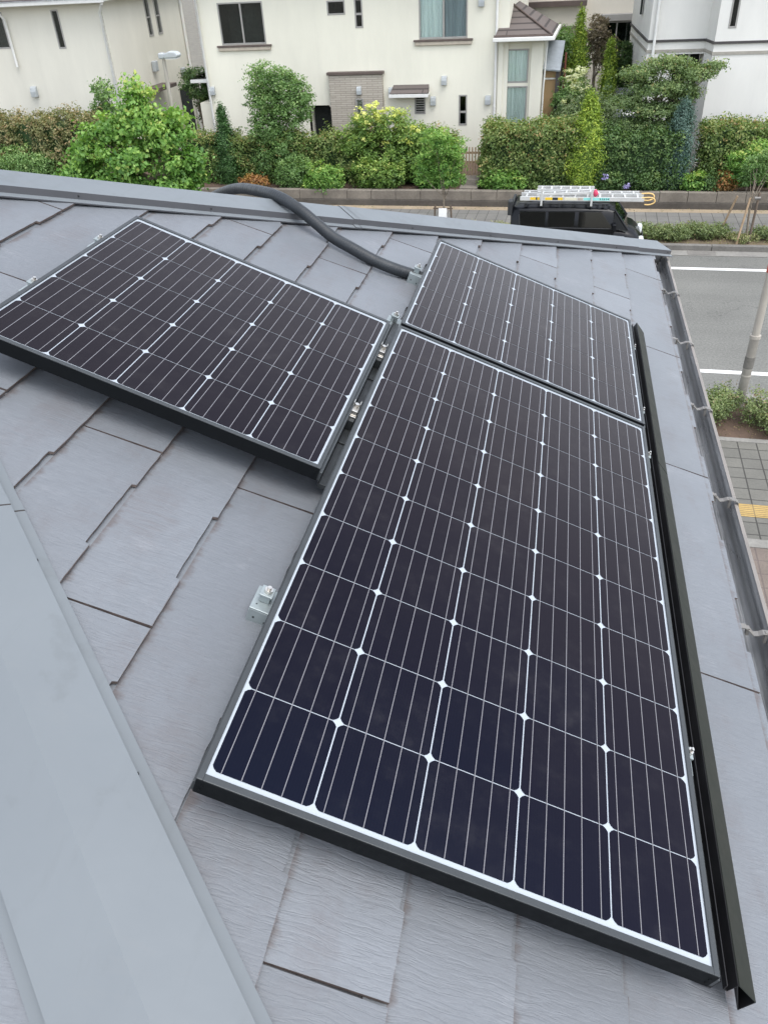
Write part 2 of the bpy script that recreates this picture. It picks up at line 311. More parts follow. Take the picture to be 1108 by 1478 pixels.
# ------------------------------------------------------------------ mesh helpers
def tag(o, label=None, cat=None, group=None, kind=None):
    if label: o['label'] = label
    if cat: o['category'] = cat
    if group: o['group'] = group
    if kind: o['kind'] = kind
    return o
def thing(name, label, cat, loc=(0, 0, 0), mw=None, group=None):
    o = bpy.data.objects.new(name, None); col.objects.link(o); o.empty_display_size = .2
    if mw is not None: o.matrix_world = mw
    else: o.location = loc
    o['base'] = tuple(loc) if mw is None else (0., 0., 0.)
    return tag(o, label, cat, group)
class MB:
    """collects shapes; build() links them as ONE mesh object"""
    def __init__(s): s.v = []; s.f = []; s.mi = []; s.sm = []
    def add(s, vs, fs, m=0, smooth=False):
        b = len(s.v); s.v += [tuple(p) for p in vs]; s.f += [tuple(i + b for i in f) for f in fs]
        s.mi += [m] * len(fs); s.sm += [smooth] * len(fs); return s
    def box(s, x0, x1, y0, y1, z0, z1, m=0):
        return s.add([(x0, y0, z0), (x1, y0, z0), (x1, y1, z0), (x0, y1, z0), (x0, y0, z1), (x1, y0, z1), (x1, y1, z1), (x0, y1, z1)],
                     [(0, 3, 2, 1), (4, 5, 6, 7), (0, 1, 5, 4), (1, 2, 6, 5), (2, 3, 7, 6), (3, 0, 4, 7)], m)
    def cbox(s, c, size, rot=None, m=0):
        h = [k / 2 for k in size]; n = len(s.v); s.box(-h[0], h[0], -h[1], h[1], -h[2], h[2], m)
        for i in range(n, len(s.v)):
            p = Vector(s.v[i]);
            if rot is not None: p = rot @ p
            s.v[i] = tuple(p + Vector(c))
        return s
    def prism(s, poly, a, b, axis='y', m=0, smooth=False):
        """poly: list of 2d points; extruded from a to b along axis"""
        def P(p, t): return {'y': (p[0], t, p[1]), 'x': (t, p[0], p[1]), 'z': (p[0], p[1], t)}[axis]
        n = len(poly); vs = [P(p, a) for p in poly] + [P(p, b) for p in poly]
        fs = [tuple(range(n))[::-1], tuple(range(n, 2 * n))] + [(i, (i + 1) % n, n + (i + 1) % n, n + i) for i in range(n)]
        return s.add(vs, fs, m, smooth)
    def tube(s, pts, rad, n=8, m=0, caps=True, smooth=True):
        pts = [Vector(p) for p in pts]; k = len(pts)
        if not hasattr(rad, '__len__'): rad = [rad] * k
        up = None; vs = []
        for i, p in enumerate(pts):
            d = (pts[min(i + 1, k - 1)] - pts[max(i - 1, 0)]).normalized()
            if up is None: up = d.orthogonal().normalized()
            else:
                up = (up - d * up.dot(d))
                up = up.normalized() if up.length > 1e-6 else d.orthogonal().normalized()
            q = d.cross(up)
            for j in range(n):
                t = 2 * math.pi * j / n; vs.append(p + (up * math.cos(t) + q * math.sin(t)) * rad[i])
        fs = [(i * n + j, i * n + (j + 1) % n, (i + 1) * n + (j + 1) % n, (i + 1) * n + j) for i in range(k - 1) for j in range(n)]
        s.add(vs, fs, m, smooth)
        if caps: s.add([vs[j] for j in range(n)], [tuple(range(n))[::-1]], m); s.add([vs[(k - 1) * n + j] for j in range(n)], [tuple(range(n))], m)
        return s
    def strip(s, rows, m=0, smooth=False, closed=False):
        """rows: list of equally long point rows"""
        k = len(rows[0]); vs = [p for r in rows for p in r]
        fs = [(i * k + j, i * k + (j + 1) % k, (i + 1) * k + (j + 1) % k, (i + 1) * k + j) for i in range(len(rows) - 1) for j in range(k if closed else k - 1)]
        return s.add(vs, fs, m, smooth)
    def build(s, name, mats, parent=None, bevel=0, kind=None, tone=None, edge=None, solid=0):
        me = bpy.data.meshes.new(name); off = Vector(parent_base(parent)) if parent is not None else Vector((0, 0, 0))
        me.from_pydata([tuple(Vector(p) - off) for p in s.v], [], s.f)
        if not isinstance(mats, (list, tuple)): mats = [mats]
        for q in mats: me.materials.append(q)
        me.polygons.foreach_set('material_index', s.mi); me.polygons.foreach_set('use_smooth', s.sm)
        if tone is not None: at = me.attributes.new('tone', 'FLOAT', 'FACE'); at.data.foreach_set('value', tone)
        if edge is not None: at = me.attributes.new('edge', 'FLOAT', 'POINT'); at.data.foreach_set('value', edge)
        me.update(); o = bpy.data.objects.new(name, me); col.objects.link(o)
        if parent is not None: o.parent = parent
        if kind: o['kind'] = kind
        if solid: md = o.modifiers.new('solid', 'SOLIDIFY'); md.thickness = solid; md.offset = 0
        if bevel: md = o.modifiers.new('bevel', 'BEVEL'); md.width = bevel; md.segments = 2; md.limit_method = 'ANGLE'
        return o
def parent_base(p):
    while p is not None:
        if 'base' in p.keys(): return tuple(p['base'])
        p = p.parent
    return (0, 0, 0)
def copy_tree(o, parent=None):
    c = o.copy(); col.objects.link(c); c.parent = parent
    for ch in [k for k in o.children]: copy_tree(ch, c)
    return c

# ------------------------------------------------------------------ setting (world frame: X along the street, Y away)
def sheet(name, x0, x1, y0, y1, z, m, th=0):
    b = MB()
    if th: b.box(x0, x1, y0, y1, z - th, z)
    else: b.add([(x0, y0, z), (x1, y0, z), (x1, y1, z), (x0, y1, z)], [(0, 1, 2, 3)])
    return b.build(name, m, kind='structure')
sheet('ground', -300, 300, -200, 400, -.01, M['lot'])
sheet('road', -120, 120, 14.41, 22.73, 0.0, M['asphalt'])
sheet('gutter_strip', -120, 120, 22.733, 23.147, 0.02, M['conclt'], .1)
sheet('gutter_strip', -120, 120, 13.993, 14.407, 0.02, M['conclt'], .1)
sheet('road_marking', -120, 120, 21.58, 21.76, 0.005, M['paint'])
sheet('road_marking', -120, 120, 15.29, 15.45, 0.005, M['paint'])
def kerbs(y0, y1, h, x0, x1):
    b = MB(); x = x0
    while x < x1:
        b.box(x + .006, x + 1.8 - .006, y0, y1, -.1, h); x += 1.8
    return b.build('kerb', M['conc'], bevel=.012, kind='structure')
kerbs(23.15, 23.33, .16, -32, 32)
kerbs(13.82, 13.99, .14, -22, 26)
sheet('planting_strip', -60, 60, 23.334, 24.40, .12, M['litter'], .2)
sheet('pavement', -60, 60, 24.404, 26.47, .15, M['pave_far'], .2)
sheet('pavement_edge', -60, 60, 26.474, 26.855, .152, M['beige'], .2)
sheet('planting_strip', -60, 60, 12.46, 13.816, .10, M['soil'], .2)
sheet('kerb', -60, 60, 12.33, 12.456, .13, M['conclt'], .2)
sheet('pavement', -60, 60, 9.5, 12.326, .12, M['pave_near'], .2)
sheet('pavement_edge', -60, 60, 9.3, 9.496, .125, M['conclt'], .2)
sheet('forecourt', -60, 60, 1.0, 9.296, .118, M['pave_brown'], .2)
sheet('tactile_strip', -60, 60, 10.06, 10.40, .126, M['tactile'])
sheet('soil_bed', -60, 60, 27.15, 31.5, .55, M['soil'], .5)
# drain covers in the gutter
for x in (3.35,):
    b = MB(); b.box(x, x + .75, 22.78, 23.10, .021, .03); b.build('drain_cover', M['conc'], kind='structure', bevel=.004)
# stone planter wall
t = thing('stone_wall', 'long low grey block retaining wall between far pavement and garden hedges', 'wall', (-5, 27, 0))
b = MB(); b.box(-36, 34, 26.86, 27.16, .0, .34); b.build('plinth', M['concdk'], t, bevel=.01)
b = MB(); x = -36
while x < 34:
    w = .86; b.box(x + .006, x + w - .006, 26.90, 27.14, .343, .64 + random.uniform(-.006, .006)); x += w
b.build('block_course', M['stone'], t, bevel=.012)

# ------------------------------------------------------------------ the house we stand on
TH = R(22.2); CT, ST, TT = math.cos(TH), math.sin(TH), math.tan(TH)
HM = Matrix.Translation((0, 0, 6.54801)) @ Matrix.Rotation(R(2), 4, 'Z')
PM = HM @ Matrix.Rotation(TH, 4, 'Y')           # panel plane frame: x down the slope, y along the eave, z normal
HR = -.10                                       # roof surface below the panel plane
def PL(x, y, h): return Vector((x * CT + h * ST, y, -x * ST + h * CT))
own = thing('house', 'grey slate roofed house under the solar panels, seen from its own roof', 'house', mw=HM)
C0 = HR / CT
NS, FS = -1.0, 1.0515
def near_y(X): return -.272 - X
def far_y(X): return 3.014 + FS * X
AX = (-.272 - 3.014) / (FS + 1)
def clip(poly, a, b, c):          # keep a*x+b*y+c>=0
    out = []
    for i in range(len(poly)):
        p, q = poly[i], poly[(i + 1) % len(poly)]; dp = a * p[0] + b * p[1] + c; dq = a * q[0] + b * q[1] + c
        if dp >= 0: out.append(p)
        if (dp >= 0) != (dq >= 0): t_ = dp / (dp - dq); out.append((p[0] + (q[0] - p[0]) * t_, p[1] + (q[1] - p[1]) * t_))
    return out
def toothed(y0, y1, xb, joint, jit=True):
    """stepped butt edge of one course between two joints"""
    steps = [0, .13, .33, .58, .78, .91]; hi = [0, 1, 0, 1, 0]
    pts = []
    n0 = math.floor((y0 - joint) / .91)
    for k in range(n0, n0 + 3):
        for a in range(5):
            s0, s1 = joint + k * .91 + steps[a], joint + k * .91 + steps[a + 1]
            s0, s1 = max(s0, y0), min(s1, y1)
            if s1 - s0 < 1e-4: continue
            x = xb - .010 * hi[a]; n = max(2, int((s1 - s0) / .022))
            for i in range(n + 1):
                yy = s0 + (s1 - s0) * i / n + (.0015 if i == 0 else (-.0015 if i == n else 0))
                pts.append((x + random.uniform(-.0009, .0009), yy))
    return pts
b = MB(); tones = []; edges = []
hipn = lambda: (1.0 / 1, 0)
k = -8
for k in range(-8, 8):
    xb = -.2 + .182 * k + (.001 if k < 7 else .018) + (.006 if k == 1 else 0)
    if xb < -1.75: continue
    joint = .275 if k % 2 == 0 else .735
    j0 = joint - .91 * 4
    for q in range(9):
        y0, y1 = j0 + q * .91 + .0018, j0 + (q + 1) * .91 - .0018
        if k % 2 == 0 and k == 7: pass
        edge = toothed(y0, y1, xb, joint)
        xt = xb - .182 - .035; ny = 34
        poly = [(xt, y1)] + [(xt, y0)] + edge
        # clip in plan against both hips (pull back 10 mm)
        # plane x -> plan X
        f = lambda p: (p[0] * CT + HR * ST, p[1])
        pp = [f(p) for p in poly]
        pp = clip(pp, 1, 1, .272 - .012); 
        if len(pp) < 3: continue
        pp = clip(pp, FS, -1, 3.014 - .016)
        if len(pp) < 3: continue
        pp = [((X - HR * ST) / CT, y) for X, y in pp]
        top = []; ed = []
        for x, y in pp:
            u = (x - xt) / (xb - xt)                                     # 0 at top, 1 at butt
            top.append(PL(x, y, HR - .0065 + .0125 * u)); ed.append(x - (xb - .182))
        n = len(top); dn_ = PL(0, 0, -.007) - PL(0, 0, 0)
        bot = [p + dn_ for p in top]
        tv = top + bot
        # subdivide the top so the residue attribute can vary: fan rows
        rows = [0, .004, .012, .024, .045]
        b.add(tv, [tuple(range(n))[::-1]], 0)
        b.add(tv, [(i, n + i, n + (i + 1) % n, (i + 1) % n) for i in range(n)], 1)
        tone = random.random(); tones += [tone] * (n + 1)
# fix the winding: top faces up
M_sl = M['slate']
roof = b.build('roof', [M_sl, M['butt']], own, tone=tones)
roof['label'] = 'grey slate tiled roof face with stepped courses and brown residue lines'
bmx = bmesh.new(); bmx.from_mesh(roof.data); bmesh.ops.recalc_face_normals(bmx, faces=bmx.faces); bmx.to_mesh(roof.data); bmx.free()
# other roof faces, underlay, walls
def zA(X): return -X * TT + C0 - .012
XE = .955
yn, yf = near_y(XE), far_y(XE); zE = zA(XE); zR = zA(AX); yR = near_y(AX)
b = MB(); XB = -6.0
b.add([(AX, yR, zR), (XE, yn, zE), (XE, yf, zE)], [(0, 1, 2)])
b.add([(AX, yR, zR), (XB, yR, zR), (XB, yf, zE), (XE, yf, zE)], [(0, 3, 2, 1)])
b.add([(XE, yn, zE - .03), (XE, yf, zE - .03), (XB, yf, zE - .03), (XB, yn, zE - .03)], [(0, 1, 2, 3)])
b.add([(XB, yn, zE - .03), (XB, yf, zE - .03), (XB, yR, zR)], [(0, 1, 2)])
b.build('roof_deck', M['cap2'], own)
b = MB(); tn = []                                        # near face, courses of slate
T2 = TT
for k in range(16):
    ya, yb_ = yR - .182 * CT * k, yR - .182 * CT * (k + 1) - .0
    if yb_ < yn: break
    za = C0 + T2 * (ya + .272); zb = C0 + T2 * (yb_ + .272)
    x1a, x1b = -.272 - ya - .012, -.272 - yb_ - .012
    n = 7
    for i in range(n):
        xa = XB + i * .91 + (.455 if k % 2 else 0); xc = min(xa + .906, x1b); xd = min(xa + .906, x1a)
        if xa > x1a: continue
        b.add([(xa, ya, za - .002), (xd, ya, za - .002), (xc, yb_, zb + .008), (xa, yb_, zb + .008), (xa, yb_, zb - .004), (xc, yb_, zb - .004)], [(0, 3, 2, 1), (3, 4, 5, 2)]); tn += [random.random()] * 2
b.build('roof', M['slate_plain'], own, tone=tn)
b = MB(); b.box(XB + .4, XE - .5, yn + .5, yf - .5, -6.5, zE - .06); b.build('wall', M['wall_own'], own)
# hip caps
def hipcap(P0, P1, nA, nB, name, joints):
    d = (P1 - P0).normalized(); Lh = (P1 - P0).length
    eA = nA.cross(d); eA = eA if eA.dot(inA) > 0 else -eA
    eB = nB.cross(d); eB = eB if eB.dot(inB) > 0 else -eB
    cuts = [0] + joints + [Lh]; b = MB()
    for i in range(len(cuts) - 1):
        s0, s1 = cuts[i] - (.03 if i else 0), cuts[i + 1]; lift = .0026 * (i % 2)
        prof = []
        for e, n_, sgn in ((eA, nA, 1), (eB, nB, -1)):
            pr = [e * .101 + n_ * (.031 + lift), e * .1065 + n_ * (.011 + lift), e * .127 + n_ * (.0095 + lift), e * .1275 + n_ * (.005 + lift)]
            prof.append(pr)
        line = prof[0][::-1] + [Vector((0, 0, .0335 + lift))] + prof[1]
        rows = [[P0 + d * s + q for q in line] for s in (s0, s1)]
        k = len(line)
        vs = rows[0] + rows[1]
        fs = [(j, j + 1, k + j + 1, k + j) for j in range(k - 1)]
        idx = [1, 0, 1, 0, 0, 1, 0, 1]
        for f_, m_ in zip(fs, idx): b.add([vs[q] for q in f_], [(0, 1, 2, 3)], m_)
        for s in (s0, s1):                                        # end plate
            b.add([P0 + d * s + q for q in line] + [P0 + d * s], [tuple(range(k + 1))], 2)
        if i: b.strip([[P0 + d * (cuts[i] - .0005 - q_) + q + Vector((0, 0, .0012 * q_ / .0022)) for q in line] for q_ in (0, .0022)], 2)
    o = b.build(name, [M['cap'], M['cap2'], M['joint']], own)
    # nails on the drop face
    s = .25
    while s < Lh:
        for e, n_ in ((eA, nA), (eB, nB)):
            nb = MB(); nb.tube([P0 + d * s + e * .102 + n_ * .021, P0 + d * s + e * .1065 + n_ * .021], .0028, 6); nb.build('nail', M['plastic'], own)
        s += .455
    return o
nA = Vector((ST, 0, CT)); nB = Vector((0, -T2, 1)).normalized(); nC = Vector((0, TT / FS, 1)).normalized()
hz = lambda X: -X * TT + C0
inA, inB = Vector((1, 1, 0)), Vector((-1, -1, 0))
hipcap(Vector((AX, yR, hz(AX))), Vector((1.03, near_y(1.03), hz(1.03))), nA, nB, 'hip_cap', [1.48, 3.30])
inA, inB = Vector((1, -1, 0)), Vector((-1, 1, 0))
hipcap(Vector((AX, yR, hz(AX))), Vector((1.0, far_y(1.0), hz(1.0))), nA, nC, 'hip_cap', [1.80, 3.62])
b = MB(); rows = []
for x_ in (AX + .1, XB): rows.append([(x_, yR - .13, zR - .02), (x_, yR - .12, zR + .01), (x_, yR, zR + .05), (x_, yR + .12, zR + .01), (x_, yR + .13, zR - .02)])
b.strip(rows); b.build('ridge_cap', M['cap'], own)
# eave: drip flashing, fascia, gutter
g0, g1 = yn + .02, far_y(1.0) + .02
b = MB(); P_ = []
n = 120
for i in range(n + 1):
    y = g0 + (g1 - g0) * i / n; w = .970 + random.uniform(-.0015, .0015)
    P_.append([(.93, y, -.497), (w + .006, y, -.5265), (w + .006, y, -.533)])
b.strip(P_); b.build('drip_flashing', M['drip'], own)
b = MB(); b.box(.925, .949, g0, g1, -.70, -.50); b.build('fascia', M['cap2'], own)
b = MB(); prof = [(.953, -.545), (.957, -.555), (.960, -.615), (.968, -.632), (.995, -.636), (1.001, -.626), (1.005, -.636), (1.014, -.636), (1.018, -.624), (1.023, -.624), (1.026, -.634), (1.033, -.632), (1.035, -.619), (1.040, -.617), (1.044, -.604), (1.040, -.600), (1.050, -.590), (1.051, -.580), (1.045, -.576), (1.055, -.570), (1.058, -.560)]
rim = [(1.058, -.560), (1.066, -.558), (1.070, -.564), (1.068, -.60), (1.062, -.645), (.990, -.652), (.953, -.63)]
rows = [[(x, y, z) for x, z in prof] for y in np.linspace(g0, g1 + .03, 40)]
b.strip(rows, 0, True); rows = [[(x, y, z) for x, z in rim] for y in (g0, g1 + .03)]; b.strip(rows, 1)
for y in (g0, g1 + .03): b.add([(x, y, z) for x, z in prof], [tuple(range(len(prof)))], 0)
gut = b.build('gutter', [M['gutter'], M['gutterrim']], own)
for i in range(-3, 6):
    y = 1.60 + .61 * i
    if y < g0 or y > g1: continue
    b = MB(); w = .009; line = [(.972, -.526), (.988, -.528), (1.000, -.538), (1.012, -.551), (1.024, -.549), (1.034, -.543), (1.056, -.544), (1.068, -.553), (1.070, -.566)]
    rows = [[(x, y - w, z), (x, y + w, z)] for x, z in line]; b.strip(rows)
    b.box(.992, .998, y - .006, y + .006, -.552, -.50 - .03); b.box(1.040, 1.046, y - .005, y + .005, -.575, -.541)
    b.build('gutter_bracket', M['strap'], own, solid=.0022)
# gutter corner piece at the far hip
b = MB(); yc = g1 + .03
b.box(.955, 1.074, yc, yc + .06, -.655, -.545); b.box(.90, .96, yc - .02, yc + .06, -.66, -.56)
b.build('gutter_corner', M['framedk'], own, bevel=.004)

# ------------------------------------------------------------------ solar panels
PX = .1585
def make_panel(label, ox, oy, nx, ny, mx0, mx1, my0, my1):
    t = thing('solar_panel', label, 'solar panel', mw=PM @ Matrix.Translation((ox, oy, 0)), group='solar panels on the roof')
    W, H = nx * PX, ny * PX; x0, x1, y0, y1 = -mx0, W + mx1, -my0, H + my1
    lw, lwy = .0098, .0115
    b = MB()
    # frame: lip ring + outer walls, each side a profile
    zt, zb = .0025, -.032
    def bar(ax0, ax1, ay0, ay1, m): b.box(ax0, ax1, ay0, ay1, zb, zt, m)
    bar(x0, x0 + lw, y0, y1, 0); bar(x1 - lw, x1, y0, y1, 0)
    bar(x0 + lw, x1 - lw, y0 + .0, y0 + lwy, 0); bar(x0 + lw, x1 - lw, y1 - lwy, y1, 0)
    fr = b.build('frame', [M['frame']], t, bevel=.0008)
    b = MB(); b.box(x0 + .001, x1 - .001, y0 - .0012, y0 - .0002, zb, zt - .002)
    for (xx, zz) in ((x0 + .011, -.011), (x0 + .009, -.022), (x1 - .009, -.011), (x1 - .009, -.022)):
        b.tube([(xx, y0 - .0012, zz), (xx, y0 - .0026, zz)], .0026, 8)
    b.build('end_plate', M['framedk'], t)
    for sx, s in ((x0, -1), (x1, 1)):            # flange below the groove along the long sides
        b = MB(); b.box(min(sx, sx + s * .0030), max(sx, sx + s * .0068), y0 + .001, y1 - .001, -.031, -.0085); b.build('side_flange', M['frame'], t, bevel=.0006)
    b = MB(); b.box(x0 + lw, x1 - lw, y0 + lwy, y1 - lwy, -.006, -.0010); b.build('back_sheet', M['sheet'], t)
    b = MB(); tn = []; hx, hy, ch = PX / 2 - .0012, PX / 2 - .0009, .0085
    for i in range(nx):
        for j in range(ny):
            cx, cy = (i + .5) * PX, (j + .5) * PX; pts = []
            for sx, sy in ((1, -1), (1, 1), (-1, 1), (-1, -1)):
                arc = [(ch, 0), (ch * .52, ch * .32), (ch * .32, ch * .52), (0, ch)] if sx * sy > 0 else [(0, ch), (ch * .32, ch * .52), (ch * .52, ch * .32), (ch, 0)]
                # walk anticlockwise
                if (sx, sy) == (1, -1): q = [(ch, 0), (ch * .42, ch * .42), (0, ch)]
                elif (sx, sy) == (1, 1): q = [(0, ch), (ch * .42, ch * .42), (ch, 0)]
                elif (sx, sy) == (-1, 1): q = [(ch, 0), (ch * .42, ch * .42), (0, ch)]
                else: q = [(0, ch), (ch * .42, ch * .42), (ch, 0)]
                for ax, ay in q: pts.append((cx + sx * (hx - ax), cy + sy * (hy - ay), -.0004))
            b.add(pts, [tuple(range(len(pts)))], 0); tn.append(min(1, max(0, random.gauss(.5, .2))))
    b.build('cell_sheet', M['cell'], t, tone=tn)
    b = MB()
    for i in range(nx):
        for q in range(5):
            xx = (i + .1 + .2 * q) * PX + (q - 2) * -.0006
            b.add([(xx - .00065, .0004, .0001), (xx + .00065, .0004, .0001), (xx + .00065, H - .0004, .0001), (xx - .00065, H - .0004, .0001)], [(0, 1, 2, 3)], 0)
    b.build('busbar_lines', M['bus'], t)
    return t
make_panel('large solar panel of fifty cells in the middle, nearest the eave', 0, 0, 5, 10, .013, .014, .0205, .0225)
make_panel('square solar panel of twenty-five cells at left, one step up the slope', -.8483, .7885, 5, 5, .013, .014, .016, .0235)
make_panel('square solar panel of twenty-five cells farthest away, beside the hose end', .0033, 1.648, 5, 5, .013, .014, .021, .023)

# eave-side trim along the panels
t = thing('trim_rail', 'long dark olive trim rail along the eave side of the panels', 'rail', mw=PM)
ya, yb_ = -.010, 2.525
b = MB()
ridge, outer, bott = (.853, -.019), (.898, -.046), (.893, -.084)
for yA, yB in ((ya, 1.462), (1.466, yb_)):
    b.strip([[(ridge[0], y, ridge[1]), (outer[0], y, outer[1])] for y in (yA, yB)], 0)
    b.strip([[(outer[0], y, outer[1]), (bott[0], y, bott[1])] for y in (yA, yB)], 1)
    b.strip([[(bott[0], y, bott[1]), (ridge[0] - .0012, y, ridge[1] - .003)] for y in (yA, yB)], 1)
b.build('cover_plate', [M['trim'], M['trimdk']], t, solid=.0016)
b = MB(); 
b.strip([[(ridge[0] - .001, y, ridge[1] - .001), (.849, y, -.045), (.842, y, -.043), (.8405, y, -.030)] for y in (ya, yb_)], 0)
b.build('inner_channel', M['trimdk'], t, solid=.0014)
b = MB(); b.box(.825, .852, ya + .02, yb_ - .03, -.088, -.060); b.build('support_rail', M['trimdk'], t)

# racking between the left panel and the large one
t = thing('mounting_rail', 'dark metal rail in the gap between the left panel and the large panel', 'rail', mw=PM)
b = MB(); b.box(-.036, -.0175, .80, 1.74, -.070, -.058); b.box(-.0395, -.0365, .80, 1.74, -.070, -.046)
for yy in (.98, 1.12, 1.33, 1.47): b.box(-.0355, -.018, yy, yy + .004, -.0575, -.054)
b.build('channel', M['frame'], t, bevel=.0008)

def make_bracket(first=None):
    t = thing('panel_bracket', '', 'bracket', mw=PM, group='panel mounting brackets')
    b = MB(); b.box(-.026, .026, 0, .062, -.0035, 0); b.box(-.026, .026, 0, .003, -.040, -.004); b.box(-.026, .026, .059, .062, -.040, -.004)
    b.build('base', M['galv'], t, bevel=.0012)
    for (hx_, hy_, hz_) in ((-.013, -.0006, -.022), (.010, -.0006, -.027)):
        b = MB(); b.tube([(hx_, .001, hz_), (hx_, -.001, hz_)], .0022, 8); b.build('hole', M['plastic'], t)
    b = MB(); b.tube([(-.016, .014, -.001), (-.016, .014, .0006)], .0016, 8); b.build('hole', M['plastic'], t)
    b = MB(); b.box(-.015, .005, .022, .044, .0005, .016); b.box(-.018, .008, .020, .047, .0165, .021)
    b.build('clamp', M['galv'], t, bevel=.001)
    b = MB(); b.tube([(-.004, .034, .0215), (-.004, .034, .027)], .0085, 6, smooth=False); b.tube([(-.004, .034, .0275), (-.004, .034, .033)], .0042, 8)
    b.build('bolt', M['steel'], t)
    return t
spots = [(-.030, .374, -.060, 1, 'galvanised bracket with bolt at the left side of the large panel, lowest one'),
         (-.034, 1.72, -.060, 1, 'bolted bracket at the near left corner of the farthest panel'),
         (-.034, 2.18, -.060, 1, 'bolted bracket beside the end of the black hose'),
         (-.893, 1.075, -.060, 1, 'bracket at the upper edge of the left panel, the nearer of two'),
         (-.893, 1.425, -.060, 1, 'bracket at the upper edge of the left panel, the farther of two'),
         (.826, .365, -.036, -1, 'bracket under the trim rail beside the large panel, nearest'),
         (.826, 1.445, -.036, -1, 'bracket under the trim rail beside the far end of the large panel'),
         (.826, 1.72, -.036, -1, 'bracket under the trim rail beside the near end of the farthest panel'),
         (.826, 2.215, -.036, -1, 'bracket under the trim rail beside the far end of the farthest panel')]
proto = make_bracket()
for i, (x, y, h, s, lab) in enumerate(spots):
    o = proto if i == 0 else copy_tree(proto)
    o.matrix_world = PM @ Matrix.Translation((x, y, h)) @ (Matrix.Identity(4) if s > 0 else Matrix.Translation((-.004, 0, 0)) @ Matrix.Scale(.55, 4, (1, 0, 0)))
    o['label'] = lab
def make_clip():
    t = thing('panel_clamp', '', 'clamp', mw=PM, group='clamps on the middle rail')
    b = MB(); b.box(-.009, .009, -.020, .050, -.057, -.030); b.build('base', M['frame'], t, bevel=.001)
    b = MB(); b.box(-.009, .009, .002, .030, -.029, -.012); b.box(-.010, .010, -.004, .001, -.029, -.026)
    for sx in (-.009, .007): b.box(sx, sx + .002, .018, .036, -.012, .002)
    b.build('clip_body', M['steel'], t, bevel=.001)
    b = MB(); b.tube([(0, .025, -.012), (0, .025, -.003)], .0062, 6, smooth=False); b.build('bolt', M['steel'], t)
    return t
cl = make_clip()
for i, (y, lab) in enumerate(((1.07, 'steel clamp on the middle rail, the nearer of two'), (1.425, 'steel clamp on the middle rail, the farther of two'))):
    o = cl if i == 0 else copy_tree(cl); o.matrix_world = PM @ Matrix.Translation((-.0285, y, 0)); o['label'] = lab

# hose
def catmull(pts, n=12):
    P = [Vector(p) for p in pts]; P = [P[0] * 2 - P[1]] + P + [P[-1] * 2 - P[-2]]; out = []
    for i in range(1, len(P) - 2):
        for k in range(n):
            t_ = k / n; a, b_, c, d = P[i - 1:i + 3]
            out.append(.5 * ((2 * b_) + (-a + c) * t_ + (2 * a - 5 * b_ + 4 * c - d) * t_ * t_ + (-a + 3 * b_ - 3 * c + d) * t_ ** 3))
    out.append(P[-2]); return out
hp = [PL(.08, 2.24, -.073), PL(-.036, 2.217, -.075), PL(-.12, 2.198, -.075), PL(-.20, 2.192, -.073), PL(-.29, 2.207, -.069),
      Vector((-0.373, 2.235, 0.078)),
      Vector((-0.440, 2.255, 0.124)),
      Vector((-0.512, 2.290, 0.164)),
      Vector((-0.603, 2.350, 0.191)),
      Vector((-0.715, 2.460, 0.184)),
      Vector((-0.871, 2.640, 0.150)),
      Vector((-1.046, 2.850, 0.078)),
      Vector((-1.179, 3.000, 0.000)),
      Vector((-1.30, 3.25, -.13)), Vector((-1.38, 3.6, -.29)), Vector((-1.42, 4.0, -.44))]
pts = catmull(hp, 40); rad = []
for i, p in enumerate(pts): rad.append(.0212 + (.0005 if (i % 4) < 2 else -.0001))
b = MB(); b.tube(pts, rad, 18)
o = b.build('conduit_hose', M['hose']); o.matrix_world = HM
tag(o, 'thick black corrugated hose curving over the far hip cap to the panels', 'hose')

# ------------------------------------------------------------------ foliage
def leaf_mesh(name, pts, size, m, parent, tone, nrm=None, aspect=.55):
    """pts Nx3; each leaf is a bent two-triangle blade"""
    n = len(pts); off = np.array(parent_base(parent)) if parent is not None else np.zeros(3)
    a = RNG.normal(size=(n, 3)); 
    if nrm is not None: a = a * .75 + nrm * .9
    a[:, 2] += .45; a /= np.linalg.norm(a, axis=1)[:, None]
    r = RNG.normal(size=(n, 3)); u = np.cross(a, r); u /= np.linalg.norm(u, axis=1)[:, None]; w = np.cross(a, u)
    s = size * RNG.uniform(.65, 1.35, n)[:, None]
    v = np.empty((n, 4, 3)); p = pts - off
    v[:, 0] = p - u * s * .5; v[:, 1] = p + w * s * aspect * .5 + a * s * .12; v[:, 2] = p + u * s * .5; v[:, 3] = p - w * s * aspect * .5 + a * s * .12
    me = bpy.data.meshes.new(name); me.vertices.add(n * 4); me.vertices.foreach_set('co', v.reshape(-1))
    me.loops.add(n * 4); me.polygons.add(n)
    me.loops.foreach_set('vertex_index', np.arange(n * 4)); me.polygons.foreach_set('loop_start', np.arange(n) * 4); me.polygons.foreach_set('loop_total', np.full(n, 4))
    me.materials.append(m); at = me.attributes.new('tone', 'FLOAT', 'FACE'); at.data.foreach_set('value', np.clip(tone, 0, 1)); me.update(); me.validate()
    o = bpy.data.objects.new(name, me); col.objects.link(o)
    if parent is not None: o.parent = parent
    return o
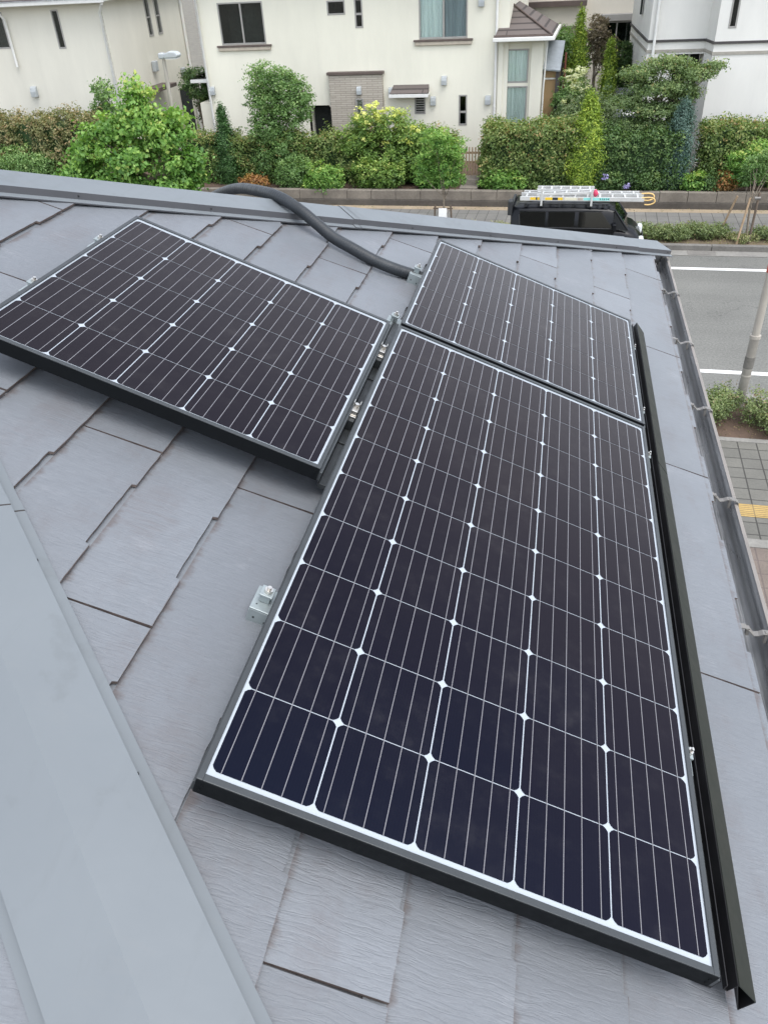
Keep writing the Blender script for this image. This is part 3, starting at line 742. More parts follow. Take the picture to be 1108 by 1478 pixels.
def clump_points(blobs, n, clump=.16, per=28, shell=.55, low=None):
    """points gathered in leaf clumps spread through ellipsoids (cx,cy,cz,rx,ry,rz)"""
    B = np.array(blobs, float); vol = B[:, 3] * B[:, 4] * B[:, 5]; pr = vol ** .75; pr /= pr.sum()
    nc = max(4, n // per); idx = RNG.choice(len(B), nc, p=pr)
    d = RNG.normal(size=(nc, 3)); d /= np.linalg.norm(d, axis=1)[:, None]
    r = shell + (1 - shell) * RNG.random(nc) ** .8; r *= RNG.uniform(.85, 1.12, nc)
    c = B[idx, :3] + d * r[:, None] * B[idx, 3:6]; tone_c = RNG.normal(0, .17, nc)
    k = RNG.integers(0, nc, n); sz = RNG.uniform(.6, 1.35, nc)[k]
    q = RNG.normal(size=(n, 3)) * np.array([1, 1, .62]) * (clump * sz * .55)[:, None]
    P = c[k] + q; out = d[k]
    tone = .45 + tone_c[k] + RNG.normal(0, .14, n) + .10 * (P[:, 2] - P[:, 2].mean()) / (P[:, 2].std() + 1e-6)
    if low is not None: ok = P[:, 2] > low; P, out, tone = P[ok], out[ok], tone[ok]
    return P, out, tone
def limbs(b, base, top, r, blobs, n=9):
    base, top = Vector(base), Vector(top)
    mid = base.lerp(top, .5) + Vector((random.uniform(-.06, .06), random.uniform(-.06, .06), 0))
    b.tube([base, mid, top], [r, r * .8, r * .35], 8)
    for i in range(n):
        bl = random.choice(blobs); f = random.uniform(.35, .9); s = base.lerp(top, f)
        e = Vector((bl[0] + random.uniform(-.6, .6) * bl[3], bl[1] + random.uniform(-.6, .6) * bl[4], bl[2] + random.uniform(-.3, .6) * bl[5]))
        if e.z < s.z - .1: e.z = s.z + .15
        m_ = s.lerp(e, .5) + Vector((0, 0, -.05 + random.uniform(-.05, .12)))
        b.tube([s, m_, e], [r * .45, r * .28, r * .1], 6)
def tree(name, label, cat, base, top, r, blobs, n, leaf, size, clump=.16, shell=.5, group=None, bark='bark', per=28, aspect=.55, extra=None, nl=9, low=None):
    t = thing(name, label, cat, base, group=group)
    b = MB(); limbs(b, base, top, r, blobs, nl); b.build('trunk', M[bark], t)
    P, o_, tn = clump_points(blobs, n, clump, per, shell, low)
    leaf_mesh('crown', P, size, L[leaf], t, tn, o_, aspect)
    if extra: extra(t)
    return t
def hedge(name, label, x0, x1, y0, y1, z0, z1, n, leaf, size, group=None, bumps=.10, cat='hedge', extra=None):
    """clipped hedge: leaves in a thick skin over front, top and ends, twiggy dark inside"""
    t = thing(name, label, cat, ((x0 + x1) / 2, (y0 + y1) / 2, z0), group=group)
    W, D, H = x1 - x0, y1 - y0, z1 - z0
    nc = n // 22; A = np.array([W * H, W * D, D * H * 2]); f = RNG.choice(3, nc, p=A / A.sum())
    c = np.empty((nc, 3)); nr = np.zeros((nc, 3)); u, v = RNG.random(nc), RNG.random(nc)
    for k_ in range(nc):
        if f[k_] == 0: c[k_] = (x0 + u[k_] * W, y0, z0 + v[k_] * H); nr[k_] = (0, -1, .2)
        elif f[k_] == 1: c[k_] = (x0 + u[k_] * W, y0 + v[k_] * D, z1); nr[k_] = (0, 0, 1)
        else: s = random.random() < .5; c[k_] = (x0 if s else x1, y0 + u[k_] * D, z0 + v[k_] * H); nr[k_] = (-1 if s else 1, 0, .2)
    und = np.sin(c[:, 0] * 2.3 + x0) * .5 + np.sin(c[:, 0] * 5.1 + c[:, 2] * 3.7) * .5
    c += nr * (und * bumps + RNG.normal(0, bumps * .75, nc))[:, None]; tc = RNG.normal(0, .17, nc)
    k = RNG.integers(0, nc, n); P = c[k] + RNG.normal(size=(n, 3)) * .075; P -= nr[k] * np.abs(RNG.normal(0, .07, n))[:, None]
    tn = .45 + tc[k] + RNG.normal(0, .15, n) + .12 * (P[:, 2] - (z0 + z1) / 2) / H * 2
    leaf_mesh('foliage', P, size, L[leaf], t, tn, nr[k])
    b = MB()
    x = x0 + .15
    while x < x1 - .1:
        b.tube([(x, (y0 + y1) / 2, z0 - .05), (x + random.uniform(-.1, .1), (y0 + y1) / 2, z0 + H * .5), (x + random.uniform(-.2, .2), (y0 + y1) / 2 + random.uniform(-.15, .15), z1 - .12)], [.022, .018, .006], 6)
        for q in range(5):
            zz = z0 + H * random.uniform(.2, .8); b.tube([(x, (y0 + y1) / 2, zz), (x + random.uniform(-.35, .35), y0 + random.uniform(.08, .2) if q % 2 else y1 - .15, zz + random.uniform(.05, .3))], [.012, .004], 5)
        x += .32
    b.build('stems', M['barkdk'], t)
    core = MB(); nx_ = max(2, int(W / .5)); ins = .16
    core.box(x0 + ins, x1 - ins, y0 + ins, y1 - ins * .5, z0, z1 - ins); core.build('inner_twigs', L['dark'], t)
    if extra: extra(t)
    return t
def conifer(name, label, base, h, r, n, leaf, size, rows=1.0, group=None, cat='conifer', tip=.02, power=.8, belly=.25):
    t = thing(name, label, cat, base, group=group)
    b = MB(); b.tube([base, (base[0], base[1], base[2] + h * .9)], [r * .12, .012], 7); b.build('trunk', M['barkdk'], t)
    nc = n // 16; z = RNG.random(nc) ** .8; ang = RNG.uniform(0, 2 * np.pi, nc)
    pr = np.where(z < belly, .72 + .28 * z / belly, ((1 - z) / (1 - belly)) ** power); rr = r * pr * RNG.uniform(.66, 1.10, nc) * (1 + .12 * np.sin(ang * 3 + z * 9) + .08 * np.sin(ang * 5 - z * 17)) + tip
    c = np.stack([base[0] + np.cos(ang) * rr, base[1] + np.sin(ang) * rr, base[2] + z * h], 1); d = np.stack([np.cos(ang), np.sin(ang), np.full(nc, .9)], 1)
    k = RNG.integers(0, nc, n); P = c[k] + RNG.normal(size=(n, 3)) * np.array([.05, .05, .085]) * (1 + r * .6)
    P -= (d[k] * np.array([1, 1, 0])) * (np.abs(RNG.normal(0, .08, n)) * r)[:, None]
    tn = .45 + RNG.normal(0, .18, nc)[k] + RNG.normal(0, .14, n)
    leaf_mesh('foliage', P, size, L[leaf], t, tn, d[k], .35)
    core = MB(); N = 10
    rowsv = [[(base[0] + math.cos(2 * math.pi * j / N) * q, base[1] + math.sin(2 * math.pi * j / N) * q, base[2] + zz * h) for j in range(N)] for zz, q in ((.02, r * .55), (belly, r * .74), (.55, r * .74 * .55 ** power), (.8, r * .25), (.95, .01))]
    core.strip(rowsv, 0, True, True); core.build('inner_branches', L[leaf if leaf != 'gold' else 'gold'], t)
    return t

# --- trees and shrubs of the far gardens
def bl(*a): return list(a)
def near_tree(blobs, k=.943, dx=1.25): return [(.449 + (q[0] + dx - .449) * k, 24.0 + (q[1] - 25.6), 7.5 - (7.5 - q[2]) * k, q[3] * k, q[4] * k, q[5] * k) for q in blobs]
tree('broadleaf_tree', 'large bright green tree behind the roof hip at left, in front of the street lamp', 'tree', (-12.75, 23.9, .12), (-13.4, 23.95, 2.9), .08,
     near_tree([(-15.4, 25.6, 3.3, .75, .7, .75), (-16.6, 25.6, 2.7, .9, .8, .65), (-17.6, 25.5, 1.9, .9, .8, .7), (-14.6, 25.6, 2.6, .9, .8, .7), (-15.8, 25.1, 2.0, 1.2, .8, .8), (-14.0, 25.4, 1.7, .8, .8, .65), (-18.2, 25.6, 1.35, .8, .8, .5), (-16.3, 25.0, 1.2, 1.3, .8, .5), (-14.4, 25.1, 1.1, 1.0, .8, .5), (-15.3, 25.6, 4.0, .48, .35, .42), (-17.3, 25.5, 2.45, .6, .5, .5), (-14.2, 25.6, 3.1, .5, .4, .4)]),
     23000, 'bright', .135, .30, .10, nl=22, aspect=.65, per=60)
tree('slim_tree', 'slim pale green tree top rising behind the big tree at left', 'tree', (-17.6, 29.2, .5), (-17.5, 29.2, 3.2), .06,
     [(-17.45, 29.2, 3.35, .42, .4, .65), (-17.6, 29.2, 2.6, .6, .5, .6)], 4200, 'mid', .085, .15)
conifer('conifer', 'small dark green cone shaped conifer left of the tall fluffy tree', (-12.45, 28.3, .45), 2.55, .52, 9000, 'conifer', .075, power=.75)
tree('fluffy_tree', 'tall fluffy mid green tree in front of the left bedroom window of the main house', 'tree', (-10.6, 28.6, .5), (-10.6, 28.6, 3.6), .08,
     [(-11.0, 28.6, 3.95, .48, .45, .55), (-10.2, 28.6, 3.75, .6, .5, .6), (-9.55, 28.6, 3.35, .5, .45, .5), (-10.9, 28.6, 3.15, .65, .55, .55), (-9.9, 28.5, 2.9, .75, .6, .6), (-10.8, 28.4, 2.3, .75, .6, .6), (-10.1, 28.3, 1.7, .75, .6, .6), (-10.9, 28.2, 1.3, .5, .5, .6)],
     26000, 'mid', .08, .17, .4, nl=14)
def flowers(t):
    P, o_, tn = clump_points([(-7.1, 28.0, 2.75, .4, .3, .28), (-6.3, 28.0, 2.75, .5, .3, .28), (-7.4, 27.95, 2.2, .45, .3, .35), (-6.1, 27.9, 2.15, .7, .3, .3), (-5.4, 28.1, 2.3, .3, .3, .2), (-6.8, 28.0, 3.05, .25, .2, .15)], 1700, .09, 24, .7)
    leaf_mesh('blossom', P, .075, L['flower'], t, tn, o_)
tree('flowering_shrub', 'large shrub with yellow green blossom in front of the brick entrance panel', 'shrub', (-6.6, 28.4, .5), (-6.6, 28.3, 2.4), .07,
     [(-7.1, 28.2, 2.45, .6, .5, .5), (-6.2, 28.2, 2.5, .7, .5, .45), (-5.5, 28.2, 2.1, .6, .5, .45), (-7.6, 28.2, 1.9, .6, .5, .5), (-6.5, 28.0, 1.6, 1.2, .5, .7), (-5.6, 28.0, 1.3, .7, .5, .6)], 17000, 'yellowgreen', .085, .15, .45, extra=flowers)
# hedges behind the stone wall
hedge('hedge', 'photinia hedge with bronze tips at far left, beside the big bright green tree', -23.5, -17.0, 28.0, 29.3, .5, 2.75, 26000, 'bronze', .095, bumps=.16)
hedge('hedge', 'yellowish photinia hedge between the big tree and the small conifer', -15.5, -12.7, 28.1, 29.1, .5, 2.15, 10000, 'photinia', .09, bumps=.13)
hedge('hedge', 'green and bronze hedge behind the fluffy tree, left of the yellow blossom', -12.3, -4.1, 28.2, 29.1, .5, 2.05, 30000, 'photinia', .09, bumps=.13)
hedge('hedge', 'thick green hedge with reddish tips right of the wooden gate', -3.0, .45, 27.45, 28.8, .5, 2.42, 30000, 'photinia', .085, bumps=.10)
hedge('hedge', 'dark green hedge under the maple, right of the golden thuja', .5, 3.2, 27.5, 28.7, .5, 2.2, 17000, 'dark', .085, bumps=.10)
hedge('hedge', 'photinia hedge at far right in front of the white house', 3.9, 9.5, 28.0, 29.2, .5, 2.33, 26000, 'photinia', .085, bumps=.07)
# low plants
def shrub(label, x, y, z, rx_, ry_, rz_, n, leaf, size, name='shrub', cat='shrub', clump=.12, group=None, shell=.35, kids=None):
    base = (x, y, z); t = thing(name, label, cat, base, group=group); b = MB()
    for i in range(7):
        e = (x + random.uniform(-.6, .6) * rx_, y + random.uniform(-.6, .6) * ry_, z + rz_ * random.uniform(.8, 1.5)); b.tube([base, (x + (e[0] - x) * .3, y + (e[1] - y) * .3, z + rz_ * .5), e], [.018, .012, .004], 5)
    b.build('stems', M['barkdk'], t)
    P, o_, tn = clump_points([(x, y, z + rz_, rx_, ry_, rz_), (x - rx_ * .35, y, z + rz_ * .8, rx_ * .7, ry_ * .8, rz_ * .8), (x + rx_ * .4, y, z + rz_ * .85, rx_ * .6, ry_ * .8, rz_ * .75)], n, clump, 22, shell, z + .0)
    leaf_mesh('foliage', P, size, L[leaf], t, tn, o_)
    if kids: kids(t)
    return t
shrub('low spreading green juniper in front of the bronze hedge at far left', -20.6, 27.6, .5, 1.5, .7, .75, 12000, 'mid', .08, clump=.16)
shrub('orange red leaved low shrub at the foot of the fluffy tree', -11.2, 27.45, .5, .55, .3, .26, 2600, 'orange', .07)
shrub('round bright green bush hanging over the stone wall left of centre', -8.5, 27.3, .30, .75, .4, .62, 7500, 'bright', .08)
shrub('darker green bush between the fluffy tree and the round bright bush', -9.7, 27.55, .45, .75, .4, .6, 6500, 'mid', .08)
shrub('leafy bush at the foot of the yellow blossom shrub', -6.6, 27.4, .45, 1.0, .35, .6, 7500, 'yellowgreen', .08)
shrub('green bush behind the young street tree left of the gate', -4.7, 27.5, .4, .65, .4, .6, 5500, 'bright', .08)
shrub('green bush under the photinia hedge right of the gate', -2.3, 27.35, .4, .8, .3, .45, 4500, 'bright', .075)
conifer('conifer', 'golden green cone shaped conifer standing in the hedge beside the black van', (.30, 27.6, .5), 2.75, .62, 13000, 'gold', .08, power=.6, belly=.3)
conifer('conifer', 'tall golden conifer far back below the dark fascia of the rear house', (-.35, 34.2, 1.5), 3.6, .48, 6500, 'gold', .085, power=.8)
conifer('conifer', 'narrow golden conifer behind the maple, second farthest back', (.80, 33.4, 1.5), 2.7, .40, 5000, 'gold', .085, power=.7)
conifer('conifer', 'blue grey columnar juniper below the porch of the white house', (3.15, 27.9, .45), 2.55, .50, 13000, 'blue', .06, power=.42, belly=.35)
tree('maple_tree', 'wide spreading olive green maple in front of the white house', 'tree', (2.3, 29.2, .5), (2.3, 29.0, 3.4), .08,
     [(2.5, 28.9, 4.0, .7, .6, .22), (3.3, 28.8, 3.75, .75, .6, .22), (1.7, 28.9, 3.75, .6, .6, .22), (2.4, 28.8, 3.35, 1.15, .8, .22), (3.2, 28.8, 3.2, .5, .5, .2), (1.4, 28.8, 3.0, .55, .6, .2), (2.3, 28.7, 2.75, 1.0, .8, .22), (1.6, 28.6, 2.3, .9, .7, .22), (2.7, 28.6, 2.2, .8, .7, .22), (3.95, 28.7, 3.95, .35, .3, .10)],
     40000, 'maple', .062, .17, .2, nl=18, per=34, aspect=.7)
shrub('large olive green shrub behind the hedge, right of the tan shed', .22, 31.0, .5, 1.15, .8, 1.38, 20000, 'olive', .08, name='large_shrub', clump=.16)
def vib(t):
    P, o_, tn = clump_points([(-.35, 32.1, 3.35, .45, .3, .28), (-.15, 32.0, 3.0, .4, .3, .2), (-.5, 32.0, 2.5, .25, .2, .2)], 1500, .07, 24, .7); leaf_mesh('blossom', P, .075, L['cream'], t, tn, o_)
shrub('shrub with creamy white flower heads behind the olive shrub', -.4, 32.4, 1.0, .75, .6, 1.25, 8000, 'mid', .085, name='white_flowered_shrub', clump=.15, kids=vib)
tree('brown_leaved_tree', 'thin brownish leaved tree between the two far golden conifers', 'tree', (.35, 34.8, 1.2), (.3, 34.8, 4.4), .05, [(.25, 34.8, 4.4, .45, .4, .6), (.55, 34.8, 3.8, .55, .4, .6)], 5000, 'brownleaf', .08, .14)
tree('round_tree', 'mid green tree behind the left golden conifer, beside the rear house', 'tree', (-1.5, 36.5, .5), (-1.5, 36.5, 3.6), .07, [(-1.5, 36.5, 3.9, .9, .7, .7), (-.6, 36.8, 3.4, .8, .7, .8), (-2.0, 36.3, 3.2, .7, .6, .8)], 11000, 'mid', .10, .2)
tree('dark_shrub', 'dark green shrub under the shuttered window of the rear house', 'shrub', (1.1, 36.6, .5), (1.1, 36.6, 3.3), .06, [(1.1, 36.6, 3.4, .7, .6, .55), (1.4, 36.3, 2.8, .6, .6, .6)], 8000, 'dark', .09, .16)
tree('round_tree', 'green tree in the gap beside the big tree, between the two left houses', 'tree', (-15.6, 33.5, .3), (-15.6, 33.5, 2.9), .07, [(-15.6, 33.5, 3.1, .8, .7, .7), (-15.2, 34.0, 2.2, .8, .7, .8)], 7000, 'dark', .10, .18)
tree('tall_hedge_tree', 'dark climbing greenery in the narrow gap between the two left houses', 'tree', (-17.2, 40.5, .3), (-17.2, 40.5, 5.2), .07, [(-17.2, 40.5, 5.3, .7, .6, 1.2), (-17.0, 40.3, 4.0, .7, .6, 1.0), (-17.0, 40.2, 2.8, .8, .6, 1.0)], 9000, 'dark', .11, .2)
tree('young_tree', 'small bright green tree at the right edge in front of the hedge', 'tree', (5.35, 27.5, .5), (5.3, 27.5, 1.5), .04, [(5.0, 27.3, 1.5, .5, .4, .32), (5.6, 27.3, 1.75, .55, .4, .35), (5.3, 27.2, 1.15, .6, .4, .32), (6.1, 27.3, 1.3, .55, .4, .4)], 9000, 'bright', .075, .12, .35)
for i, (x, z_, l, lab) in enumerate(((3.75, .5, 'bright', 'bright green low shrub right of the blue juniper'), (4.25, .55, 'dark', 'tuft of dark grassy leaves drooping over the stone wall'), (4.6, .5, 'orange', 'orange yellow leaved low shrub above the stone wall at right'), (2.3, .5, 'dark', 'broad leaved dark green plants at the foot of the dark hedge'), (1.1, .5, 'dark', 'dark green hydrangea bush with two violet flower heads'))):
    def hyd(t, x=x):
        for dx, dz in ((-.1, .55), (.55, .30)):
            P, o_, tn = clump_points([(x + dx, 27.05, .5 + dz, .1, .08, .1)], 130, .05, 20, .6); leaf_mesh('flower_head', P, .05, L['hydr'], t, tn, o_)
    shrub(lab, x, 27.35, z_, .42, .25, .34, 2600, l, .08, kids=hyd if i == 4 else None)
# street trees on the far planting strip
def stake_post(b, p, q, r=.025): b.tube([p, q], r, 8)
t = tree('street_tree', 'young street tree with feathery crown and white board on its stakes, left of the gate', 'tree', (-3.75, 24.0, .12), (-3.80, 24.05, 2.5), .032,
     [(-3.95, 24.1, 2.80, .50, .45, .38), (-3.55, 24.1, 2.5, .58, .45, .34), (-4.15, 24.1, 2.3, .6, .45, .34), (-3.6, 24.05, 2.0, .5, .4, .28), (-4.3, 24.1, 1.9, .5, .4, .26), (-3.5, 24.1, 1.65, .4, .35, .18)], 10500, 'bright', .065, .12, .3, nl=12)
t = thing('tree_stakes', 'dark wooden stakes with cross bar around the young street tree left of the gate', 'stake', (-3.75, 24, .12))
b = MB(); 
for sx in (-.28, .28): b.tube([(-3.75 + sx, 23.9, .10), (-3.75 + sx * .85, 23.9, .98)], .028, 8)
b.build('post', M['barkdk'], t); b = MB(); b.tube([(-4.05, 23.9, .88), (-3.45, 23.9, .88)], .022, 8); b.build('cross_bar', M['barkdk'], t)
b = MB(); b.box(-3.87, -3.62, 23.83, 23.845, .38, .90); o = b.build('notice_board', M['paper'], bevel=.003); tag(o, 'small blank white board tied to the stakes of the street tree', 'sign')
t = tree('street_tree', 'thin street tree with drooping crown tied to leaning stakes at the right edge', 'tree', (4.98, 23.85, .12), (4.9, 24.0, 2.0), .035,
     [(4.95, 24.2, 2.15, .4, .35, .28), (5.4, 24.2, 2.25, .45, .35, .3), (5.0, 24.2, 1.85, .3, .3, .2), (4.75, 24.2, 1.75, .25, .25, .2)], 4200, 'mid', .065, .11, .3, nl=8)
t = thing('tree_stakes', 'leaning wooden stakes tied together below the right street tree', 'stake', (4.9, 23.8, .12))
b = MB(); b.tube([(4.25, 24.2, .1), (4.55, 24.05, 1.28)], .03, 8); b.build('post', M['wood'], t)
b = MB(); b.tube([(5.0, 23.55, .1), (5.05, 23.75, 1.45)], .034, 8); b.build('post', M['barkdk'], t)
b = MB(); b.tube([(4.68, 23.5, .1), (4.85, 23.8, 1.3)], .03, 8); b.build('post', M['wood'], t)
b = MB(); b.tube([(4.95, 23.74, 1.30), (5.10, 23.72, 1.31)], .05, 8); b.build('tie', M['strap'], t)
# strip bushes
def ground_patch(name, label, x0, x1, y0, y1, z, h, n, leaf, size, cat='hedge', clump=.12):
    blobs = []; x = x0
    while x < x1:
        blobs.append((x, random.uniform(y0, y1), z + h * random.uniform(.35, .65), .32, (y1 - y0) * .5, h * random.uniform(.4, .62))); x += .24
    t = thing(name, label, cat, ((x0 + x1) / 2, (y0 + y1) / 2, z)); b = MB()
    for q in blobs:
        for i in range(3): b.tube([(q[0], q[1], z), (q[0] + random.uniform(-.2, .2), q[1] + random.uniform(-.15, .15), z + h * .8)], [.010, .003], 5)
    b.build('stems', M['barkdk'], t); P, o_, tn = clump_points(blobs, n, clump, 20, .3, z); leaf_mesh('foliage', P, size, L[leaf], t, tn, o_); return t
ground_patch('low_hedge', 'low straggly azalea hedge along the far kerb in front of the van', 1.9, 4.35, 23.6, 24.2, .12, .42, 13000, 'azalea', .05)
ground_patch('low_hedge', 'low azalea hedge along the far kerb at the right edge', 5.35, 8.5, 23.6, 24.2, .12, .42, 14000, 'azalea', .05)
ground_patch('low_hedge', 'low weedy hedge along the far kerb behind and left of the van', -5.4, -1.6, 23.6, 24.2, .12, .34, 11000, 'weed', .05)
ground_patch('weeds', 'dry yellow weeds around the stakes of the right street tree', 4.4, 5.3, 23.6, 24.1, .12, .22, 1700, 'weed', .045, 'weeds')
ground_patch('azalea_bush', 'azalea bush on the near planting strip just right of the gutter', 2.30, 3.40, 12.8, 13.5, .10, .58, 11000, 'azalea', .042, 'bush', .09)
ground_patch('azalea_bush', 'azalea bush on the near planting strip right of the grey pole foot', 3.80, 6.2, 12.75, 13.5, .10, .58, 19000, 'azalea', .042, 'bush', .09)
shrub('small bright yellow green bamboo grass tuft beside the azalea near the gutter', 2.55, 12.9, .1, .3, .22, .22, 900, 'gold', .10, name='bamboo_grass', clump=.1)
P = np.stack([RNG.uniform(-6, 8, 700), RNG.uniform(23.4, 24.4, 700), RNG.uniform(.125, .15, 700)], 1)
tag(leaf_mesh('fallen_leaves', P, .05, L['bronze'], None, RNG.random(700)), 'fallen leaves scattered on the far planting strip', 'leaves', kind='stuff')
P = np.stack([RNG.uniform(2, 8, 900), RNG.uniform(12.5, 13.8, 900), RNG.uniform(.103, .12, 900)], 1)
tag(leaf_mesh('fallen_leaves', P, .03, L['bronze'], None, RNG.random(900)), 'fallen leaves scattered on the near planting soil', 'leaves', kind='stuff')
P = np.stack([RNG.uniform(-12, 9, 600), RNG.uniform(26.5, 27.0, 600), RNG.uniform(.155, .17, 600)], 1)
P = P[(P[:, 1] < 26.85)]
tag(leaf_mesh('fallen_leaves', P, .04, L['bronze'], None, RNG.random(len(P))), 'fallen leaves at the foot of the stone wall', 'leaves', kind='stuff')

# wooden gate and step
t = thing('wooden_gate', 'low brown wooden picket gate between the hedges', 'gate', (-3.5, 28.6, .5))
for i in range(9):
    b = MB(); x = -3.92 + i * .105; b.box(x, x + .045, 28.28, 28.31, .5, 1.72); b.build('picket', M['wood'], t, bevel=.003)
for z_ in (.75, 1.2, 1.5): b = MB(); b.box(-3.95, -3.0, 28.315, 28.345, z_, z_ + .07); b.build('rail', M['wood'], t)
t = thing('stone_step', 'grey stone steps leading up to the wooden gate', 'step', (-3.5, 27.6, .4))
b = MB(); b.box(-3.75, -3.15, 27.17, 27.55, .4, .68); b.build('step_block', M['stone'], t, bevel=.01)
b = MB(); b.box(-3.75, -3.15, 27.56, 28.2, .4, .84); b.build('step_block', M['stone'], t, bevel=.01)

# ------------------------------------------------------------------ houses
def wall_holes(b, x0, x1, z0, z1, y, holes, depth=.10, m=0):
    """wall in a plane y=const with rectangular openings and their reveals"""
    xs = sorted({x0, x1, *[v for h in holes for v in h[:2]]}); zs = sorted({z0, z1, *[v for h in holes for v in h[2:4]]})
    for i in range(len(xs) - 1):
        for j in range(len(zs) - 1):
            cx, cz = (xs[i] + xs[i + 1]) / 2, (zs[j] + zs[j + 1]) / 2
            if any(h[0] < cx < h[1] and h[2] < cz < h[3] for h in holes): continue
            b.add([(xs[i], y, zs[j]), (xs[i + 1], y, zs[j]), (xs[i + 1], y, zs[j + 1]), (xs[i], y, zs[j + 1])], [(0, 1, 2, 3)], m)
    for h in holes:
        a, c, e, f = h[:4]; q = [(a, e), (c, e), (c, f), (a, f)]
        for i in range(4):
            p, r = q[i], q[(i + 1) % 4]; b.add([(p[0], y, p[1]), (p[0], y + depth, p[1]), (r[0], y + depth, r[1]), (r[0], y, r[1])], [(0, 1, 2, 3)], m)
def window(parent, x0, x1, z0, z1, y, mull=(), cross=(), curtains=(), fw_=.05, sill=False, frame='alu'):
    f = MB(); a, d = y - .015, y + .06
    f.box(x0, x0 + fw_, a, d, z0, z1); f.box(x1 - fw_, x1, a, d, z0, z1); f.box(x0 + fw_, x1 - fw_, a, d, z1 - fw_, z1); f.box(x0 + fw_, x1 - fw_, a, d, z0, z0 + fw_)
    for m_ in mull: f.box(m_ - .03, m_ + .03, a + .012, d, z0 + fw_, z1 - fw_)
    for c in cross: f.box(x0 + fw_, x1 - fw_, a + .012, d, c - .035, c + .035)
    o = f.build('window', M[frame], parent, bevel=.004)
    g = MB(); g.box(x0 + fw_, x1 - fw_, y + .030, y + .038, z0 + fw_, z1 - fw_); g.build('pane', M['glass'], o)
    r = MB(); r.box(x0 + .01, x1 - .01, y + .9, y + .95, z0, z1); r.box(x0 + .01, x0 + .02, y + .1, y + .9, z0, z1); r.box(x1 - .02, x1 - .01, y + .1, y + .9, z0, z1); r.box(x0, x1, y + .1, y + .95, z1 - .01, z1 + .01); r.box(x0, x1, y + .1, y + .95, z0 - .01, z0 + .01)
    r.build('room_recess', M['dark'], o)
    for (c0, c1, mm) in curtains:
        n = int((c1 - c0) / .012); rows = [[(c0 + (c1 - c0) * i / n, y + .075 + .016 * math.sin(i * .75 + math.sin(i * .21) * 2), z) for i in range(n + 1)] for z in (z0 + .04, z1 - .03)]
        c = MB(); c.strip(rows, 0, True); c.build('curtain', M[mm], o)
    if sill:
        s = MB(); s.box(x0 - .20, x1 + .20, y - .10, y + .0, z0 - .075, z0 - .015); s.build('sill', M['brown'], o, bevel=.006)
        s = MB(); s.box(x0 - .16, x1 + .16, y - .075, y + .0, z0 - .20, z0 - .079); s.build('sill', M['sill'], o, bevel=.02)
    return o
def vent(parent, x, z, y, s=1.0, name='vent_hood', m='grey'):
    b = MB(); w, h, d = .10 * s, .15 * s, .13 * s
    prof = [(y, z - h), (y - d, z - h), (y - d * 1.02, z), (y - d * .75, z + h * .75), (y - d * .3, z + h), (y, z + h)]
    b.prism(prof, x - w, x + w, 'x', 0); return b.build(name, M[m], parent, bevel=.012)
def pipe(parent, pts, r=.04): b = MB(); b.tube(pts, r, 10); return b.build('downpipe', M['white'], parent)

# main house
Y = 32.0
mh = thing('house', 'cream stucco two storey house in the centre with brick entrance panel', 'house', (-8.8, 32, 0))
holesM = [(-13.62, -11.83, 4.62, 5.98), (-5.97, -4.22, 4.60, 6.0), (-9.36, -8.68, 5.45, 5.9), (-8.33, -8.03, 5.02, 5.92), (-4.52, -4.21, 1.75, 2.78), (-6.2, -5.78, 2.15, 2.75), (-10.35, -9.46, .6, 2.5)]
b = MB(); wall_holes(b, -14.5, -2.75, 0, 7.2, Y, holesM, .12)
b.add([(-14.5, Y, 0), (-14.5, Y + 8, 0), (-14.5, Y + 8, 7.2), (-14.5, Y, 7.2)], [(0, 3, 2, 1)]); b.add([(-2.75, Y, 0), (-2.75, Y + 8, 0), (-2.75, Y + 8, 7.2), (-2.75, Y, 7.2)], [(0, 1, 2, 3)])
b.build('wall', M['wall_main'], mh)
rb = MB(); rb.add([(-15.1, 31.4, 7.2), (-2.2, 31.4, 7.2), (-2.2, 40.6, 7.2), (-15.1, 40.6, 7.2), (-11, 36, 9.2), (-6, 36, 9.2)], [(0, 3, 2, 1), (0, 1, 5, 4), (1, 2, 5), (2, 3, 4, 5), (3, 0, 4)]); rb.build('roof', M['rooftile'], mh)
rb = MB(); rb.box(-15.15, -2.1, 31.32, 31.42, 7.10, 7.25); rb.build('gutter', M['white'], mh)
window(mh, -13.62, -11.83, 4.62, 5.98, Y, mull=(-12.72,), sill=True)
window(mh, -5.97, -4.22, 4.60, 6.0, Y, mull=(-5.08,), curtains=((-5.93, -5.1, 'curtain'), (-5.07, -4.26, 'curtain2')), sill=True)
window(mh, -9.36, -8.68, 5.45, 5.9, Y); window(mh, -8.33, -8.03, 5.02, 5.92, Y, cross=(5.45,))
window(mh, -4.52, -4.21, 1.75, 2.78, Y, cross=(2.2,)); lw_ = window(mh, -6.2, -5.78, 2.15, 2.75, Y)
b = MB()
for i in range(6): b.box(-6.15, -5.83, Y - .005, Y + .02, 2.22 + i * .08, 2.25 + i * .08)
b.build('louvre', M['alu'], lw_)
b = MB(); arch = [(-10.35, .6), (-9.46, .6), (-9.46, 1.9), (-9.62, 2.28), (-9.9, 2.6), (-10.12, 2.72), (-10.35, 2.74)]
b.prism(arch, Y + .5, Y + .52, 'y'); b.build('doorway', M['dark'], mh)
b = MB(); b.box(-10.40, -9.42, Y + .0, Y + .50, .5, .6); b.box(-10.40, -10.35, Y, Y + .5, .6, 2.5); b.build('doorway_reveal', M['wall_main'], mh)
b = MB(); b.box(-9.44, -7.38, Y - .22, Y - .005, 0, 3.54); b.build('brick_panel', M['brick'], mh)
